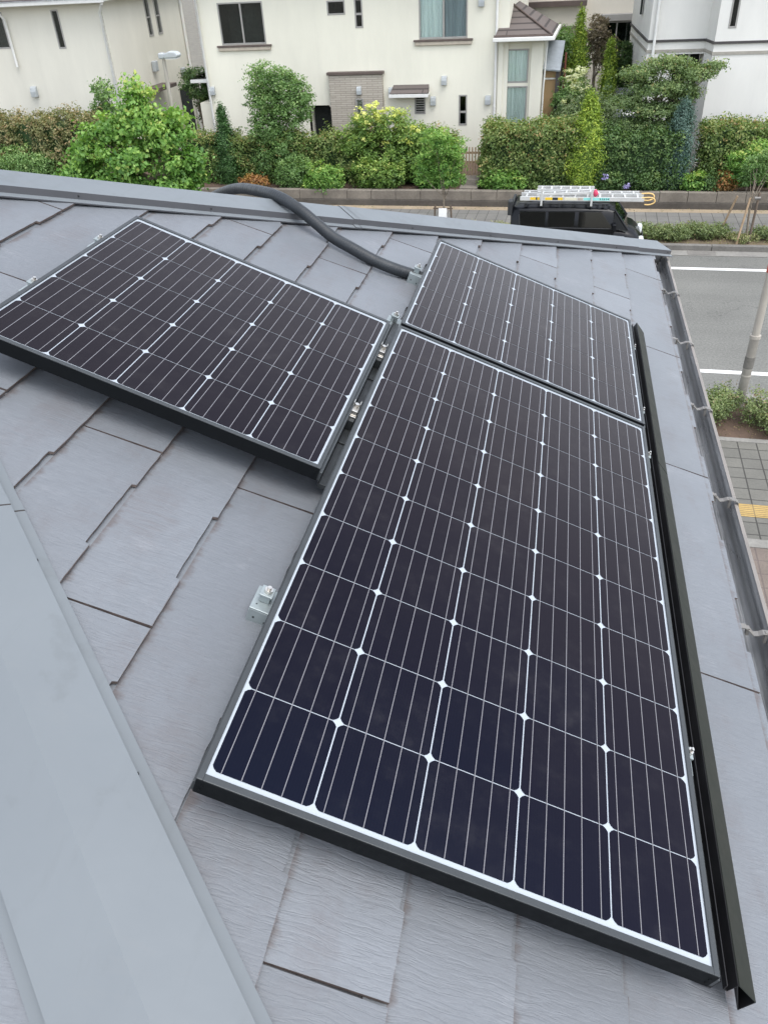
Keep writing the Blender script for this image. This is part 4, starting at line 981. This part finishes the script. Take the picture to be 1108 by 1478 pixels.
b = MB(); b.box(-9.50, -7.32, Y - .27, Y - .003, 3.544, 3.64); b.build('panel_coping', M['brown'], mh, bevel=.01)
window(mh, -8.42, -8.12, 2.0, 2.75, Y - .27)
b = MB(); b.add([(-6.98, Y, 3.15), (-5.64, Y, 3.15), (-5.60, Y - .55, 2.93), (-7.02, Y - .55, 2.93), (-5.60, Y - .55, 2.89), (-7.02, Y - .55, 2.89), (-6.98, Y, 2.89), (-5.64, Y, 2.89)], [(0, 3, 2, 1), (1, 2, 4, 7), (3, 0, 6, 5)]); b.build('awning', M['rooftile'], mh)
b = MB(); b.box(-7.05, -5.57, Y - .60, Y - .553, 2.80, 2.91); b.box(-7.02, -5.60, Y - .55, Y - .003, 2.82, 2.885); b.build('awning_fascia', M['white'], mh, bevel=.005)
for x, z in ((-5.06, 3.27), (-7.07, 2.93), (-3.43, 2.60), (-5.48, 2.60), (-3.74, 5.68), (-14.30, 3.08)): vent(mh, x, z, Y)
vent(mh, -8.27, 3.02, Y - .22, .9)
pipe(mh, [(-3.18, Y - .09, 7.1), (-3.18, Y - .09, .4)], .045)
pipe(mh, [(-14.25, Y - .6, 7.1), (-14.42, Y - .09, 6.75), (-14.42, Y - .09, .4)], .05)
b = MB(); b.box(-15.35, -14.52, Y + .3, Y + 1.6, 3.32, 3.44); b.build('side_canopy', M['white'], mh, bevel=.01)
b = MB(); b.add([(-15.35, Y + .3, 3.45), (-14.52, Y + .3, 3.75), (-14.52, Y + 1.6, 3.75), (-15.35, Y + 1.6, 3.45)], [(0, 1, 2, 3)]); b.build('side_canopy_roof', M['rooftile'], mh)
b = MB(); b.box(-15.1, -14.52, Y + .35, Y + 1.5, 0, 2.6); b.build('side_porch_wall', M['wall_main'], mh)
# wing with the tall bay window
wx0, wx1 = -3.10, -1.52
b = MB(); wall_holes(b, wx0, wx1, 0, 4.5, Y - .05, [(-2.92, -1.93, .8, 4.42)], .14); b.add([(wx1, Y - .05, 0), (wx1, Y + 3.5, 0), (wx1, Y + 3.5, 4.5), (wx1, Y - .05, 4.5)], [(0, 1, 2, 3)])
wall_holes(b, -2.92, -1.93, .8, 4.42, Y + .09, [(-2.83, -2.02, 3.12, 4.20), (-2.83, -2.02, 1.2, 3.02)], .05)
b.build('wing_wall', M['wall_main'], mh)
window(mh, -2.83, -2.02, 3.12, 4.20, Y + .10, curtains=((-2.79, -2.06, 'curtain3'),)); window(mh, -2.83, -2.02, 1.2, 3.02, Y + .10, curtains=((-2.79, -2.06, 'curtain3'),))
ax_, ay_, az_ = -2.90, Y + 1.5, 5.52; e0, e1, ef, eb = -3.20, -1.22, Y - .55, Y + 3.8; ez = 4.62
b = MB(); b.add([(e0, ef, ez), (e1, ef, ez), (ax_, ay_, az_)], [(0, 1, 2)]); b.add([(e1, ef, ez), (e1, eb, ez), (ax_, eb - .2, az_), (ax_, ay_, az_)], [(0, 1, 2, 3)]); b.add([(e0, ef, ez), (ax_, ay_, az_), (ax_, eb - .2, az_), (e0, eb, ez)], [(0, 1, 2, 3)])
b.add([(e0, ef, ez - .01), (e1, ef, ez - .01), (e1, eb, ez - .01), (e0, eb, ez - .01)], [(0, 3, 2, 1)]); b.build('wing_roof', M['rooftile'], mh)
b = MB(); b.tube([(e1 + .02, ef - .02, ez + .03), (ax_, ay_, az_ + .03)], .035, 6); b.tube([(ax_, ay_, az_ + .03), (ax_, eb, az_ + .03)], .04, 6); b.build('roof_ridge', M['brown'], mh)
b = MB(); b.box(e0 - .05, e1 + .10, ef - .09, ef - .005, ez - .13, ez - .005); b.box(e1 + .005, e1 + .10, ef, eb, ez - .13, ez - .005); b.build('wing_gutter', M['white'], mh, bevel=.02)
b = MB(); b.box(e0 - .02, e1 + .02, ef - .004, ef + .02, ez + .0, ez + .07); b.build('roof_edge', M['brown'], mh)
pipe(mh, [(-1.40, Y + .1, 4.5), (-1.45, Y + .1, 2.9), (-1.45, Y + .1, .4)], .03)

# left house
lh = thing('house', 'long grey cream house at top left with slit windows and white downpipes', 'house', (-20, 31, 0))
Yl = 31.0
b = MB(); wall_holes(b, -27, -17.82, 0, 6.25, Yl, [(-19.98, -19.66, 4.77, 6.05), (-23.7, -22.10, 4.83, 6.05)], .12); b.build('wall', M['wall_left'], lh)
window(lh, -19.98, -19.66, 4.77, 6.05, Yl); window(lh, -23.7, -22.10, 4.83, 6.05, Yl, mull=(-22.9,))
# side wall, built in the plane x = const
b = MB(); tmp = MB(); wall_holes(tmp, 31.0, 37.9, 0, 7.2, 0, [(34.35, 34.75, 4.85, 6.6), (35.20, 35.60, 4.80, 6.6)], .12)
b.add([(-17.82 - y, x, z) for x, y, z in tmp.v], [f for f in tmp.f], 0); b.build('side_wall', M['wall_left'], lh)
for ya_ in (34.35, 35.20):
    f = MB(); y0_, y1_ = ya_, ya_ + .40
    for q in ((y0_, y0_ + .05), (y1_ - .05, y1_)): f.box(-17.90, -17.80, q[0], q[1], 4.8, 6.6)
    f.box(-17.90, -17.80, y0_ + .05, y1_ - .05, 4.8, 4.86); f.box(-17.90, -17.81, y0_ + .05, y1_ - .05, 5.45, 5.50); o = f.build('window', M['alu'], lh)
    g = MB(); g.box(-17.875, -17.865, y0_ + .05, y1_ - .05, 4.86, 6.6); g.build('pane', M['glass'], o)
    g = MB(); g.box(-18.4, -18.35, y0_, y1_, 4.8, 6.6); g.build('room_recess', M['dark'], o)
b = MB(); b.box(-27.2, -17.4, 30.45, 30.58, 6.22, 6.36); b.build('gutter', M['white'], lh, bevel=.02)
b = MB(); b.box(-27.2, -17.42, 30.585, 38, 6.26, 6.30); b.build('soffit', M['white'], lh)
b = MB(); b.add([(-27.3, 30.4, 6.38), (-17.35, 30.4, 6.38), (-19.6, 33.9, 7.9), (-27.3, 33.9, 7.9)], [(0, 1, 2, 3)]); b.add([(-17.35, 30.4, 6.38), (-17.35, 31.2, 6.38), (-19.6, 33.9, 7.9)], [(0, 1, 2)]); b.build('roof', M['rooftile'], lh)
pipe(lh, [(-21.98, Yl - .55, 6.2), (-21.98, Yl - .10, 5.8), (-21.98, Yl - .10, 4.2)], .05)
pipe(lh, [(-17.5, Yl - .45, 6.2), (-17.86, Yl - .10, 5.9), (-17.86, Yl - .10, .5)], .05)
pipe(lh, [(-17.76, 37.6, 7), (-17.76, 37.6, .5)], .05)
vent(lh, -21.56, 3.32, Yl, 1.25)
b = MB(); b.box(-17.80, -17.62, 34.0, 34.28, 3.55, 3.95); b.build('vent_hood', M['grey'], lh, bevel=.04)
b = MB(); b.box(-17.80, -17.64, 36.6, 36.85, 3.05, 3.4); b.build('vent_hood', M['grey'], lh, bevel=.04)
b = MB(); b.box(-17.80, -17.1, 33.0, 34.6, 2.95, 3.08); b.build('door_canopy', M['brown'], lh)
b = MB(); b.box(-17.80, -17.77, 36.2, 37.2, .4, 2.6); b.build('door', M['dark'], lh)

# right house
rh_ = thing('house', 'white house at the right edge with dark band between storeys', 'house', (3.5, 31.6, 0))
ZB = 4.35
poly = [(1.55, 38.0), (1.99, 31.6), (3.84, 31.6), (4.00, 30.6), (9.5, 30.6), (9.5, 38.0)]
b = MB()
wins = {2: None}
def seg_wall(b, p, q, z0, z1): b.add([(p[0], p[1], z0), (q[0], q[1], z0), (q[0], q[1], z1), (p[0], p[1], z1)], [(0, 1, 2, 3)])
seg_wall(b, poly[0], poly[1], 0, 7.4); seg_wall(b, poly[2], poly[3], 0, 7.4); seg_wall(b, poly[4], poly[5], 0, 7.4)
wall_holes(b, 1.99, 3.84, 0, 7.4, 31.6, [(2.9, 3.84, 0, 3.95)], 1.2)
wall_holes(b, 4.00, 9.5, 0, 7.4, 30.6, [(4.33, 4.58, 4.75, 6.6), (5.12, 5.9, 1.55, 2.05)], .1)
b.build('wall', M['wall_right'], rh_)
b = MB(); b.box(2.92, 3.83, 32.79, 32.84, 0, 3.9); b.build('porch_door', M['dark'], rh_)
b = MB(); b.box(3.35, 3.42, 31.75, 31.82, 0, 3.94); b.build('porch_post', M['alu'], rh_)
window(rh_, 4.33, 4.58, 4.75, 6.6, 30.6); window(rh_, 5.12, 5.9, 1.55, 2.05, 30.6)
def band(z0, z1, pr, m, nm):
    b = MB(); P = poly[:5]
    def offp(i):
        p = Vector((P[i][0], P[i][1], 0)); ns = []
        for a_, c_ in ((i - 1, i), (i, i + 1)):
            if a_ < 0 or c_ >= len(P): continue
            d = Vector((P[c_][0] - P[a_][0], P[c_][1] - P[a_][1], 0)).normalized(); ns.append(Vector((d.y, -d.x, 0)))
        n_ = sum(ns, Vector()).normalized(); k_ = pr / max(.4, n_.dot(ns[0])); return p + n_ * k_, p + n_ * .0
    O = [offp(i) for i in range(len(P))]
    for i in range(len(P) - 1):
        (o0, i0), (o1, i1) = O[i], O[i + 1]
        vs = [(o0.x, o0.y, z0), (o1.x, o1.y, z0), (o1.x, o1.y, z1), (o0.x, o0.y, z1), (i0.x, i0.y, z0), (i1.x, i1.y, z0), (i1.x, i1.y, z1), (i0.x, i0.y, z1)]
        b.add(vs, [(0, 1, 2, 3), (3, 2, 6, 7), (0, 4, 5, 1)])
    return b.build(nm, m, rh_)
band(ZB - .03, ZB + .04, .05, M['band'], 'band'); band(ZB - .34, ZB - .25, .025, M['band2'], 'band')
b = MB(); b.add([(1.0, 30.9, 7.4), (4.0, 30.9, 7.4), (4.0, 29.9, 7.4), (10, 29.9, 7.4), (10, 38.6, 7.4), (1.0, 38.6, 7.4)], [(0, 1, 2, 3, 4, 5)]); b.add([(1.0, 30.9, 7.42), (10, 29.9, 7.42), (10, 38.6, 7.42), (1.0, 38.6, 7.42), (5.5, 34.5, 9)], [(0, 1, 4), (1, 2, 4), (2, 3, 4), (3, 0, 4)]); b.build('roof', M['rooftile'], rh_)
pipe(rh_, [(2.18, 31.5, 7.3), (2.18, 31.5, .5)], .05)
b = MB(); b.box(1.70, 1.76, 34.2, 34.5, 4.95, 6.5); b.build('window', M['dark'], rh_)
# back house
bh = thing('house', 'ivory house far behind the shrubs with shutter box above its window', 'house', (-1, 42, 0))
b = MB(); wall_holes(b, -8, 4, 0, 8, 42, [(.38, 1.72, 3.0, 4.15)], .15); b.build('wall', M['wall_back'], bh)
b = MB(); b.box(-3.6, -.32, 40.95, 41.2, 4.86, 5.06); b.build('fascia', M['brown'], bh); b = MB(); b.box(-3.6, -.35, 41.205, 41.99, 4.1, 5.3); b.build('porch_block', M['wall_back'], bh)
window(bh, .38, 1.72, 3.0, 4.15, 42, mull=(1.05,)); b = MB(); b.box(.30, 1.82, 41.78, 41.995, 4.17, 4.46); b.build('shutter_box', M['alu'], bh, bevel=.03)
b = MB(); b.add([(-8.5, 41, 8), (4.5, 41, 8), (4.5, 48, 9.8), (-8.5, 48, 9.8)], [(0, 1, 2, 3)]); b.build('roof', M['rooftile'], bh)

# tan garden shed beside the wing
t = thing('garden_shed', 'tan sheet shed with grey roof and dark posts beside the bay window wing', 'shed', (-1.2, 33, 0))
b = MB(); b.box(-1.50, -.98, 32.62, 34.6, .3, 3.42); b.build('tan_sheet', M['tan'], t)
b = MB(); b.add([(-1.62, 32.35, 3.50), (-.90, 32.35, 3.44), (-.90, 34.9, 4.12), (-1.62, 34.9, 4.18)], [(0, 1, 2, 3)]); b.build('roof', M['shedroof'], t, solid=.05)
for x, y in ((-.97, 32.5), (-.93, 34.7)): b = MB(); b.box(x - .08, x + .05, y - .05, y + .08, .3, 3.42); b.build('post', M['band'], t)
b = MB(); b.box(-1.50, -1.06, 32.56, 32.60, 3.15, 3.20); b.build('cross_rail', M['white'], t)
b = MB(); b.tube([(-.78, 33.0, .3), (-.76, 33.0, 3.95)], .035, 8); o = b.build('rusty_post', mat('rust', (.16, .05, .03, 1), .8)); tag(o, 'thin rusty brown post right of the tan shed', 'post')

# car parked behind the hedge (partly seen)
def prism_side(b, prof, y0, y1, m=0): b.prism(prof, y0, y1, 'y', m)
t = thing('parked_car', 'silver car parked behind the hedge, glimpsed left of the maple', 'car', (1.4, 34, .4))
b = MB(); b.prism([(.55, 1.0), (.55, 1.75), (.75, 1.95), (1.55, 2.05), (3.4, 1.95), (3.7, 1.4), (3.7, 1.0)], 33.3, 34.9, 'y'); b.build('body', M['carsilver'], t, bevel=.06)
b = MB(); b.prism([(.85, 2.0), (1.05, 2.42), (2.5, 2.5), (3.0, 2.0)], 33.4, 34.8, 'y'); b.build('cabin_glass', M['carblack'], t, bevel=.05)
b = MB(); b.prism([(1.02, 2.44), (1.15, 2.52), (2.4, 2.56), (2.55, 2.46)], 33.42, 34.78, 'y'); b.build('roof', M['carsilver'], t, bevel=.02)
for x in (1.1, 3.1): b = MB(); b.tube([(x, 33.26, 1.0), (x, 33.5, 1.0)], .32, 18); b.build('wheel', M['rubber'], t)
b = MB(); rows = []
for i in range(40): x = 1.35 + i * .022; rows.append([(x, 31.3, 2.16 + .03 * math.sin(i * 1.1)), (x, 31.75, 2.20 + .03 * math.sin(i * 1.1))])
b.strip(rows, 0, True); o = b.build('corrugated_sheet', M['white'], solid=.006); tag(o, 'white corrugated sheet seen below the maple crown', 'sheet')
b = MB(); b.box(1.36, 1.44, 31.4, 31.7, .5, 2.14); b.build('leg', M['alu'], o)

# ------------------------------------------------------------------ street furniture
t = thing('street_lamp', 'grey street lamp with flat head behind the big bright green tree', 'street lamp', (-12.4, 24.55, .12))
b = MB(); b.tube([(-12.70, 25.1, .1), (-12.70, 25.1, 2.4), (-12.66, 25.1, 4.93)], [.085, .075, .055], 12); b.build('pole', M['pole'], t)
b = MB(); b.cbox((-12.70, 25.1, 5.0), (.17, .2, .16)); b.build('head_joint', M['grey'], t, bevel=.03)
b = MB(); b.prism([(-12.60, 4.94), (-12.57, 5.06), (-12.39, 5.12), (-12.19, 5.10), (-12.10, 5.02), (-12.15, 4.94)], 24.94, 25.26, 'y'); b.build('lamp_head', M['grey'], t, bevel=.03)
b = MB(); b.box(-12.55, -12.17, 24.97, 25.23, 4.915, 4.937); b.build('diffuser', M['paper'], t)
t = thing('utility_pole', 'square grey beige pole with red band standing in the near planting strip', 'pole', (3.6, 13.7, .1))
b = MB(); b.tube([(3.60, 13.7, .05), (3.60, 13.7, 1.5)], [.085, .082], 12, smooth=True); b.build('pole_base', M['poledk'], t)
b = MB(); b.tube([(3.60, 13.7, 1.5), (3.60, 13.7, 4.6)], [.068, .060], 12); b.build('pole_shaft', M['pole'], t)
b = MB(); b.tube([(3.60, 13.7, 1.47), (3.60, 13.7, 1.53)], .095, 12); b.build('collar', M['pole'], t, bevel=.004)
b = MB(); b.tube([(3.60, 13.7, .74), (3.60, 13.7, .765)], .090, 12); b.build('collar', M['pole'], t)
b = MB(); b.tube([(3.60, 13.7, 2.66), (3.60, 13.7, 2.82)], .072, 12); b.build('red_band', M['red'], t)
b = MB(); b.tube([(3.60, 13.7, .90), (3.60, 13.7, 1.12)], .0870, 12); b.build('sheet_patch', M['conc'], t)

# ------------------------------------------------------------------ black van with ladders
vx, vy = -1.42, 20.78                       # rear, near side
t = thing('van', 'small black van with ladders on its roof parked at the far side of the road', 'van', (vx + 1.7, vy + .74, 0))
def vanX(x): return vx + x
W = 1.475
# body: sections along x, each a ring in (y,z)
def ring(x, zt, zbelt, inset, zlow=.28, tuck=.03):
    c = vy + W / 2; h = W / 2
    return [(vanX(x), c - h + tuck, zlow), (vanX(x), c - h, zlow + .25), (vanX(x), c - h, zbelt), (vanX(x), c - h + inset, zt - .06), (vanX(x), c - h + inset + .09, zt), (vanX(x), c + h - inset - .09, zt), (vanX(x), c + h - inset, zt - .06), (vanX(x), c + h, zbelt), (vanX(x), c + h, zlow + .25), (vanX(x), c + h - tuck, zlow)]
secs = [(.0, 1.66, 1.2, .09), (.04, 1.74, 1.25, .075), (.5, 1.765, 1.27, .065), (1.6, 1.77, 1.27, .065), (2.45, 1.745, 1.26, .07), (2.62, 1.69, 1.25, .09)]
b = MB(); rows = [ring(*s) for s in secs]; b.strip(rows, 0, True, True)
b.add(rows[0], [tuple(range(10))]); b.add(rows[-1], [tuple(range(10))[::-1]])
b.build('body', M['carblack'], t)
b = MB()
def ring2(x, zt, ins=.04): c = vy + W / 2; h = W / 2 - ins; return [(vanX(x), c - h, .30), (vanX(x), c - h, zt - .14), (vanX(x), c - h + .10, zt), (vanX(x), c + h - .10, zt), (vanX(x), c + h, zt - .14), (vanX(x), c + h, .30)]
rows = [ring2(2.60, 1.27, .0), ring2(2.85, 1.24, .0), ring2(3.12, 1.15, .02), ring2(3.30, 1.0, .05), ring2(3.38, .80, .10), ring2(3.39, .35, .12)]
b.strip(rows, 0, True, True); b.add(rows[-1], [tuple(range(6))[::-1]]); b.build('bonnet', M['carblack'], t)
b = MB(); c = vy + W / 2
b.add([(vanX(2.62), c - .62, 1.70), (vanX(2.62), c + .62, 1.70), (vanX(2.97), c + .68, 1.235), (vanX(2.97), c - .68, 1.235)], [(0, 1, 2, 3)])
b.build('windscreen', M['glass'], t, solid=.006)
for sgn in (-1, 1): b = MB(); b.add([(vanX(2.60), c + sgn * .655, 1.70), (vanX(2.60), c + sgn * .735, 1.25), (vanX(2.96), c + sgn * .725, 1.235)], [(0, 1, 2)]); b.build('quarter_panel', M['carblack'], t, solid=.01)
for sgn in (-1, 1):
    b = MB(); yy0 = c + sgn * (W / 2 + .004); yy1 = c + sgn * (W / 2 - .055)
    b.tube([(vanX(2.60), c + sgn * .66, 1.71), (vanX(2.97), c + sgn * .71, 1.235)], .028, 8); b.build('pillar', M['carblack'], t)
# side windows (near and far side), slightly proud of the leaning upper side
for sgn in (-1, 1):
    def sp(x, z):
        u = max(0, (z - 1.27) / (1.70 - 1.27)); return (vanX(x), c + sgn * (W / 2 - .065 * u + .006), z)
    for (a_, e_) in (((.22, .88), (1.30, 1.66)), ((.95, 1.62), (1.30, 1.66)), ((1.72, 2.58), (1.29, 1.66))):
        b = MB(); q = [sp(a_[0], e_[0]), sp(a_[1], e_[0]), sp(a_[1] - (.30 if a_[1] > 2 else 0), e_[1]), sp(a_[0], e_[1])]
        b.add(q, [(0, 1, 2, 3)]); b.build('side_window', M['carglass'], t)
        b = MB(); q2 = [tuple(Vector(p) - Vector((0, sgn * .004, 0))) for p in q]; b.add(q2, [(0, 1, 2, 3)]); b.build('window_interior', M['dark'], t)
    b = MB(); b.tube([sp(.18, 1.275), sp(2.6, 1.268)], .010, 6); b.tube([sp(.2, 1.69), sp(2.3, 1.69)], .009, 6); b.build('window_trim', M['plastic'], t)
    b = MB(); b.tube([sp(.2, 1.58), sp(.24, 1.275)], .012, 6); b.build('rear_window_trim', M['plastic'], t)
    b = MB(); b.cbox((vanX(2.62), c + sgn * (W / 2 + .10), 1.33), (.10, .16, .20)); b.build('wing_mirror', M['carblack'], t, bevel=.03)
    for x in (1.0, 1.80): b = MB(); b.cbox((vanX(x), c + sgn * (W / 2 + .012), 1.08), (.16, .02, .03)); b.build('door_handle', M['carblack'], t, bevel=.006)
    b = MB()
    for x in (.92, 1.68, 2.62): b.cbox((vanX(x), c + sgn * (W / 2 + .001), .85), (.006, .004, .8))
    b.build('door_gap', M['rubber'], t)
    for x in (.55, 2.95):
        w = MB(); w.tube([(vanX(x), c + sgn * (W / 2 - .16), .28), (vanX(x), c + sgn * (W / 2 + .005), .28)], .28, 22); wo_ = w.build('wheel', M['rubber'], t, bevel=.02)
        w = MB(); w.tube([(vanX(x), c + sgn * (W / 2 + .002), .28), (vanX(x), c + sgn * (W / 2 + .012), .28)], .18, 16); w.build('rim', M['alum'], wo_)
    b = MB(); b.cbox((vanX(3.33), c + sgn * .56, .93), (.13, .22, .22)); b.build('headlamp', M['headlamp'], t, bevel=.04)
b = MB(); b.box(vanX(3.34), vanX(3.43), c - .66, c + .66, .30, .62); b.build('front_bumper', M['carblack'], t, bevel=.04)
b = MB(); b.box(vanX(3.385), vanX(3.41), c - .40, c + .40, .72, .92); b.build('grille', M['plastic'], t)
b = MB(); b.add([(vanX(2.74), c - .60, 1.45), (vanX(2.74), c + .15, 1.45), (vanX(2.90), c + .15, 1.25), (vanX(2.90), c - .60, 1.25)], [(0, 1, 2, 3)]); b.build('dashboard_sheet', M['teal'], t, solid=.004)
b = MB(); b.box(vanX(-.02), vanX(.03), c - .60, c + .60, 1.30, 1.62); b.build('rear_window', M['carglass'], t, bevel=.01)
b = MB(); b.box(vanX(-.10), vanX(.02), c - .70, c - .45, 1.55, 1.92); b.box(vanX(-.06), vanX(.02), c - .45, c + .6, 1.66, 1.78); b.build('rear_spoiler', M['plastic'], t, bevel=.03)
# roof carrier (fixed to the van)
for x in (.35, .75, 1.15, 1.55, 1.95, 2.3):
    for sgn in (-1, 1): b = MB(); b.cbox((vanX(x), c + sgn * .60, 1.80), (.07, .06, .09)); b.build('carrier_foot', M['plastic'], t, bevel=.01)
for x in (.75, 2.0):
    b = MB(); b.box(vanX(x) - .02, vanX(x) + .02, c - .66, c + .66, 1.86, 1.90); b.build('carrier_bar', M['alum'], t)
    b = MB(); b.box(vanX(x) - .025, vanX(x) + .025, c - .68, c - .65, 1.80, 2.22); b.build('carrier_post', M['alum'], t, bevel=.005)
b = MB(); b.box(vanX(.2), vanX(2.45), c - .66, c - .60, 1.845, 1.86); b.build('carrier_rail', M['plastic'], t)
# ladders
def ladder(label, x0, x1, y0, y1, z, nr, h=.085, tilt=0, stickers=None):
    t = thing('ladder', label, 'ladder', ((x0 + x1) / 2, (y0 + y1) / 2, z), group='ladders tied on the van roof')
    for yy in (y0, y1):
        b = MB(); b.add([(x0, yy - .014, z), (x1, yy - .014, z + tilt), (x1, yy + .014, z + tilt), (x0, yy + .014, z), (x0, yy - .014, z + h), (x1, yy - .014, z + tilt + h), (x1, yy + .014, z + tilt + h), (x0, yy + .014, z + h)], [(0, 3, 2, 1), (4, 5, 6, 7), (0, 1, 5, 4), (1, 2, 6, 5), (2, 3, 7, 6), (3, 0, 4, 7)]); b.build('stile', M['alum'], t, bevel=.004)
    for i in range(nr):
        f = (i + .5) / nr; x = x0 + (x1 - x0) * f; b = MB(); b.box(x - .022, x + .022, y0 + .015, y1 - .015, z + tilt * f + .025, z + tilt * f + .06); b.build('rung', M['alum'], t)
    if stickers: stickers(t)
    return t
lz = 1.91
def stk(t):
    y = c - .615
    for (a_, e_, mm) in ((.46, .60, 'yellow'), (.60, .64, 'plastic'), (.64, .70, 'yellow'), (.84, 1.02, 'yellow'), (1.02, 1.16, 'plastic'), (1.16, 1.28, 'yellow'), (1.32, 1.64, 'cream'), (1.66, 1.78, 'sill'), (1.80, 2.18, 'turq'), (2.19, 2.44, 'turq')):
        b = MB(); b.box(vanX(a_), vanX(e_), y - .0025, y - .0005, lz + .022, lz + .085); b.build('sticker', M[mm], t)
    for i in range(5):
        b = MB(); b.box(vanX(2.20 + i * .05), vanX(2.225 + i * .05 + .006 * (i % 2)), y - .0036, y - .0028, lz + .038 + .008 * (i % 2), lz + .070); b.build('sticker_mark', M['dark'], t)
ladder('long aluminium ladder with yellow and turquoise stickers on the van roof', vanX(.20), vanX(3.28), c - .60, c - .20, lz, 10, .10, .0, stk)
ladder('long plain aluminium ladder lying at the far side of the van roof', vanX(.25), vanX(3.18), c - .16, c + .10, lz, 10, .08)
ladder('short aluminium ladder on top of the others over the van rear', vanX(.60), vanX(2.05), c - .20, c + .10, lz + .13, 6, .065)
ladder('slanting short aluminium ladder section stacked in the middle of the van roof', vanX(.62), vanX(2.1), c - .56, c - .34, lz + .105, 5, .055, .07)
for i, dy in enumerate((-.60, -.20)):
    b = MB(); pts = [(vanX(3.22), c + dy, lz + .09), (vanX(3.42), c + dy, lz + .10), (vanX(3.52), c + dy, lz + .06), (vanX(3.53), c + dy, lz - .02), (vanX(3.42), c + dy, lz - .07), (vanX(3.30), c + dy, lz - .07)]
    b.tube(catmull(pts, 6), .018, 8); o = b.build('ladder_hook', M['hook']); tag(o, ('ochre hook on the near stile end of the ladders, over the van bonnet', 'ochre hook on the second stile end of the ladders, over the van bonnet')[i], 'hook', 'ladder hooks')
    o.location = (0, 0, 0)
b = MB()
rows = [[(vanX(2.02) + .09 * math.sin(j * 1.9 + k) * (1 - abs(k - 2) / 5), c - .66 + .03 * math.cos(j * 2.3), lz + .02 + k * .075) for j in range(9)] for k in range(5)]
rows = []
for k in range(6):
    rr = (.02, .05, .065, .06, .045, .015)[k]; rows.append([(vanX(2.08) + rr * math.cos(2 * math.pi * j / 10) * (1 + .2 * math.sin(j * 3 + k)), c - .56 + rr * .8 * math.sin(2 * math.pi * j / 10), lz + .10 + k * .035) for j in range(10)])
b.strip(rows, 0, True, True); b.add(rows[-1], [tuple(range(10))]); o = b.build('warning_cloth', M['cloth']); tag(o, 'pink red cloth knotted around the ladders on the van roof', 'cloth')
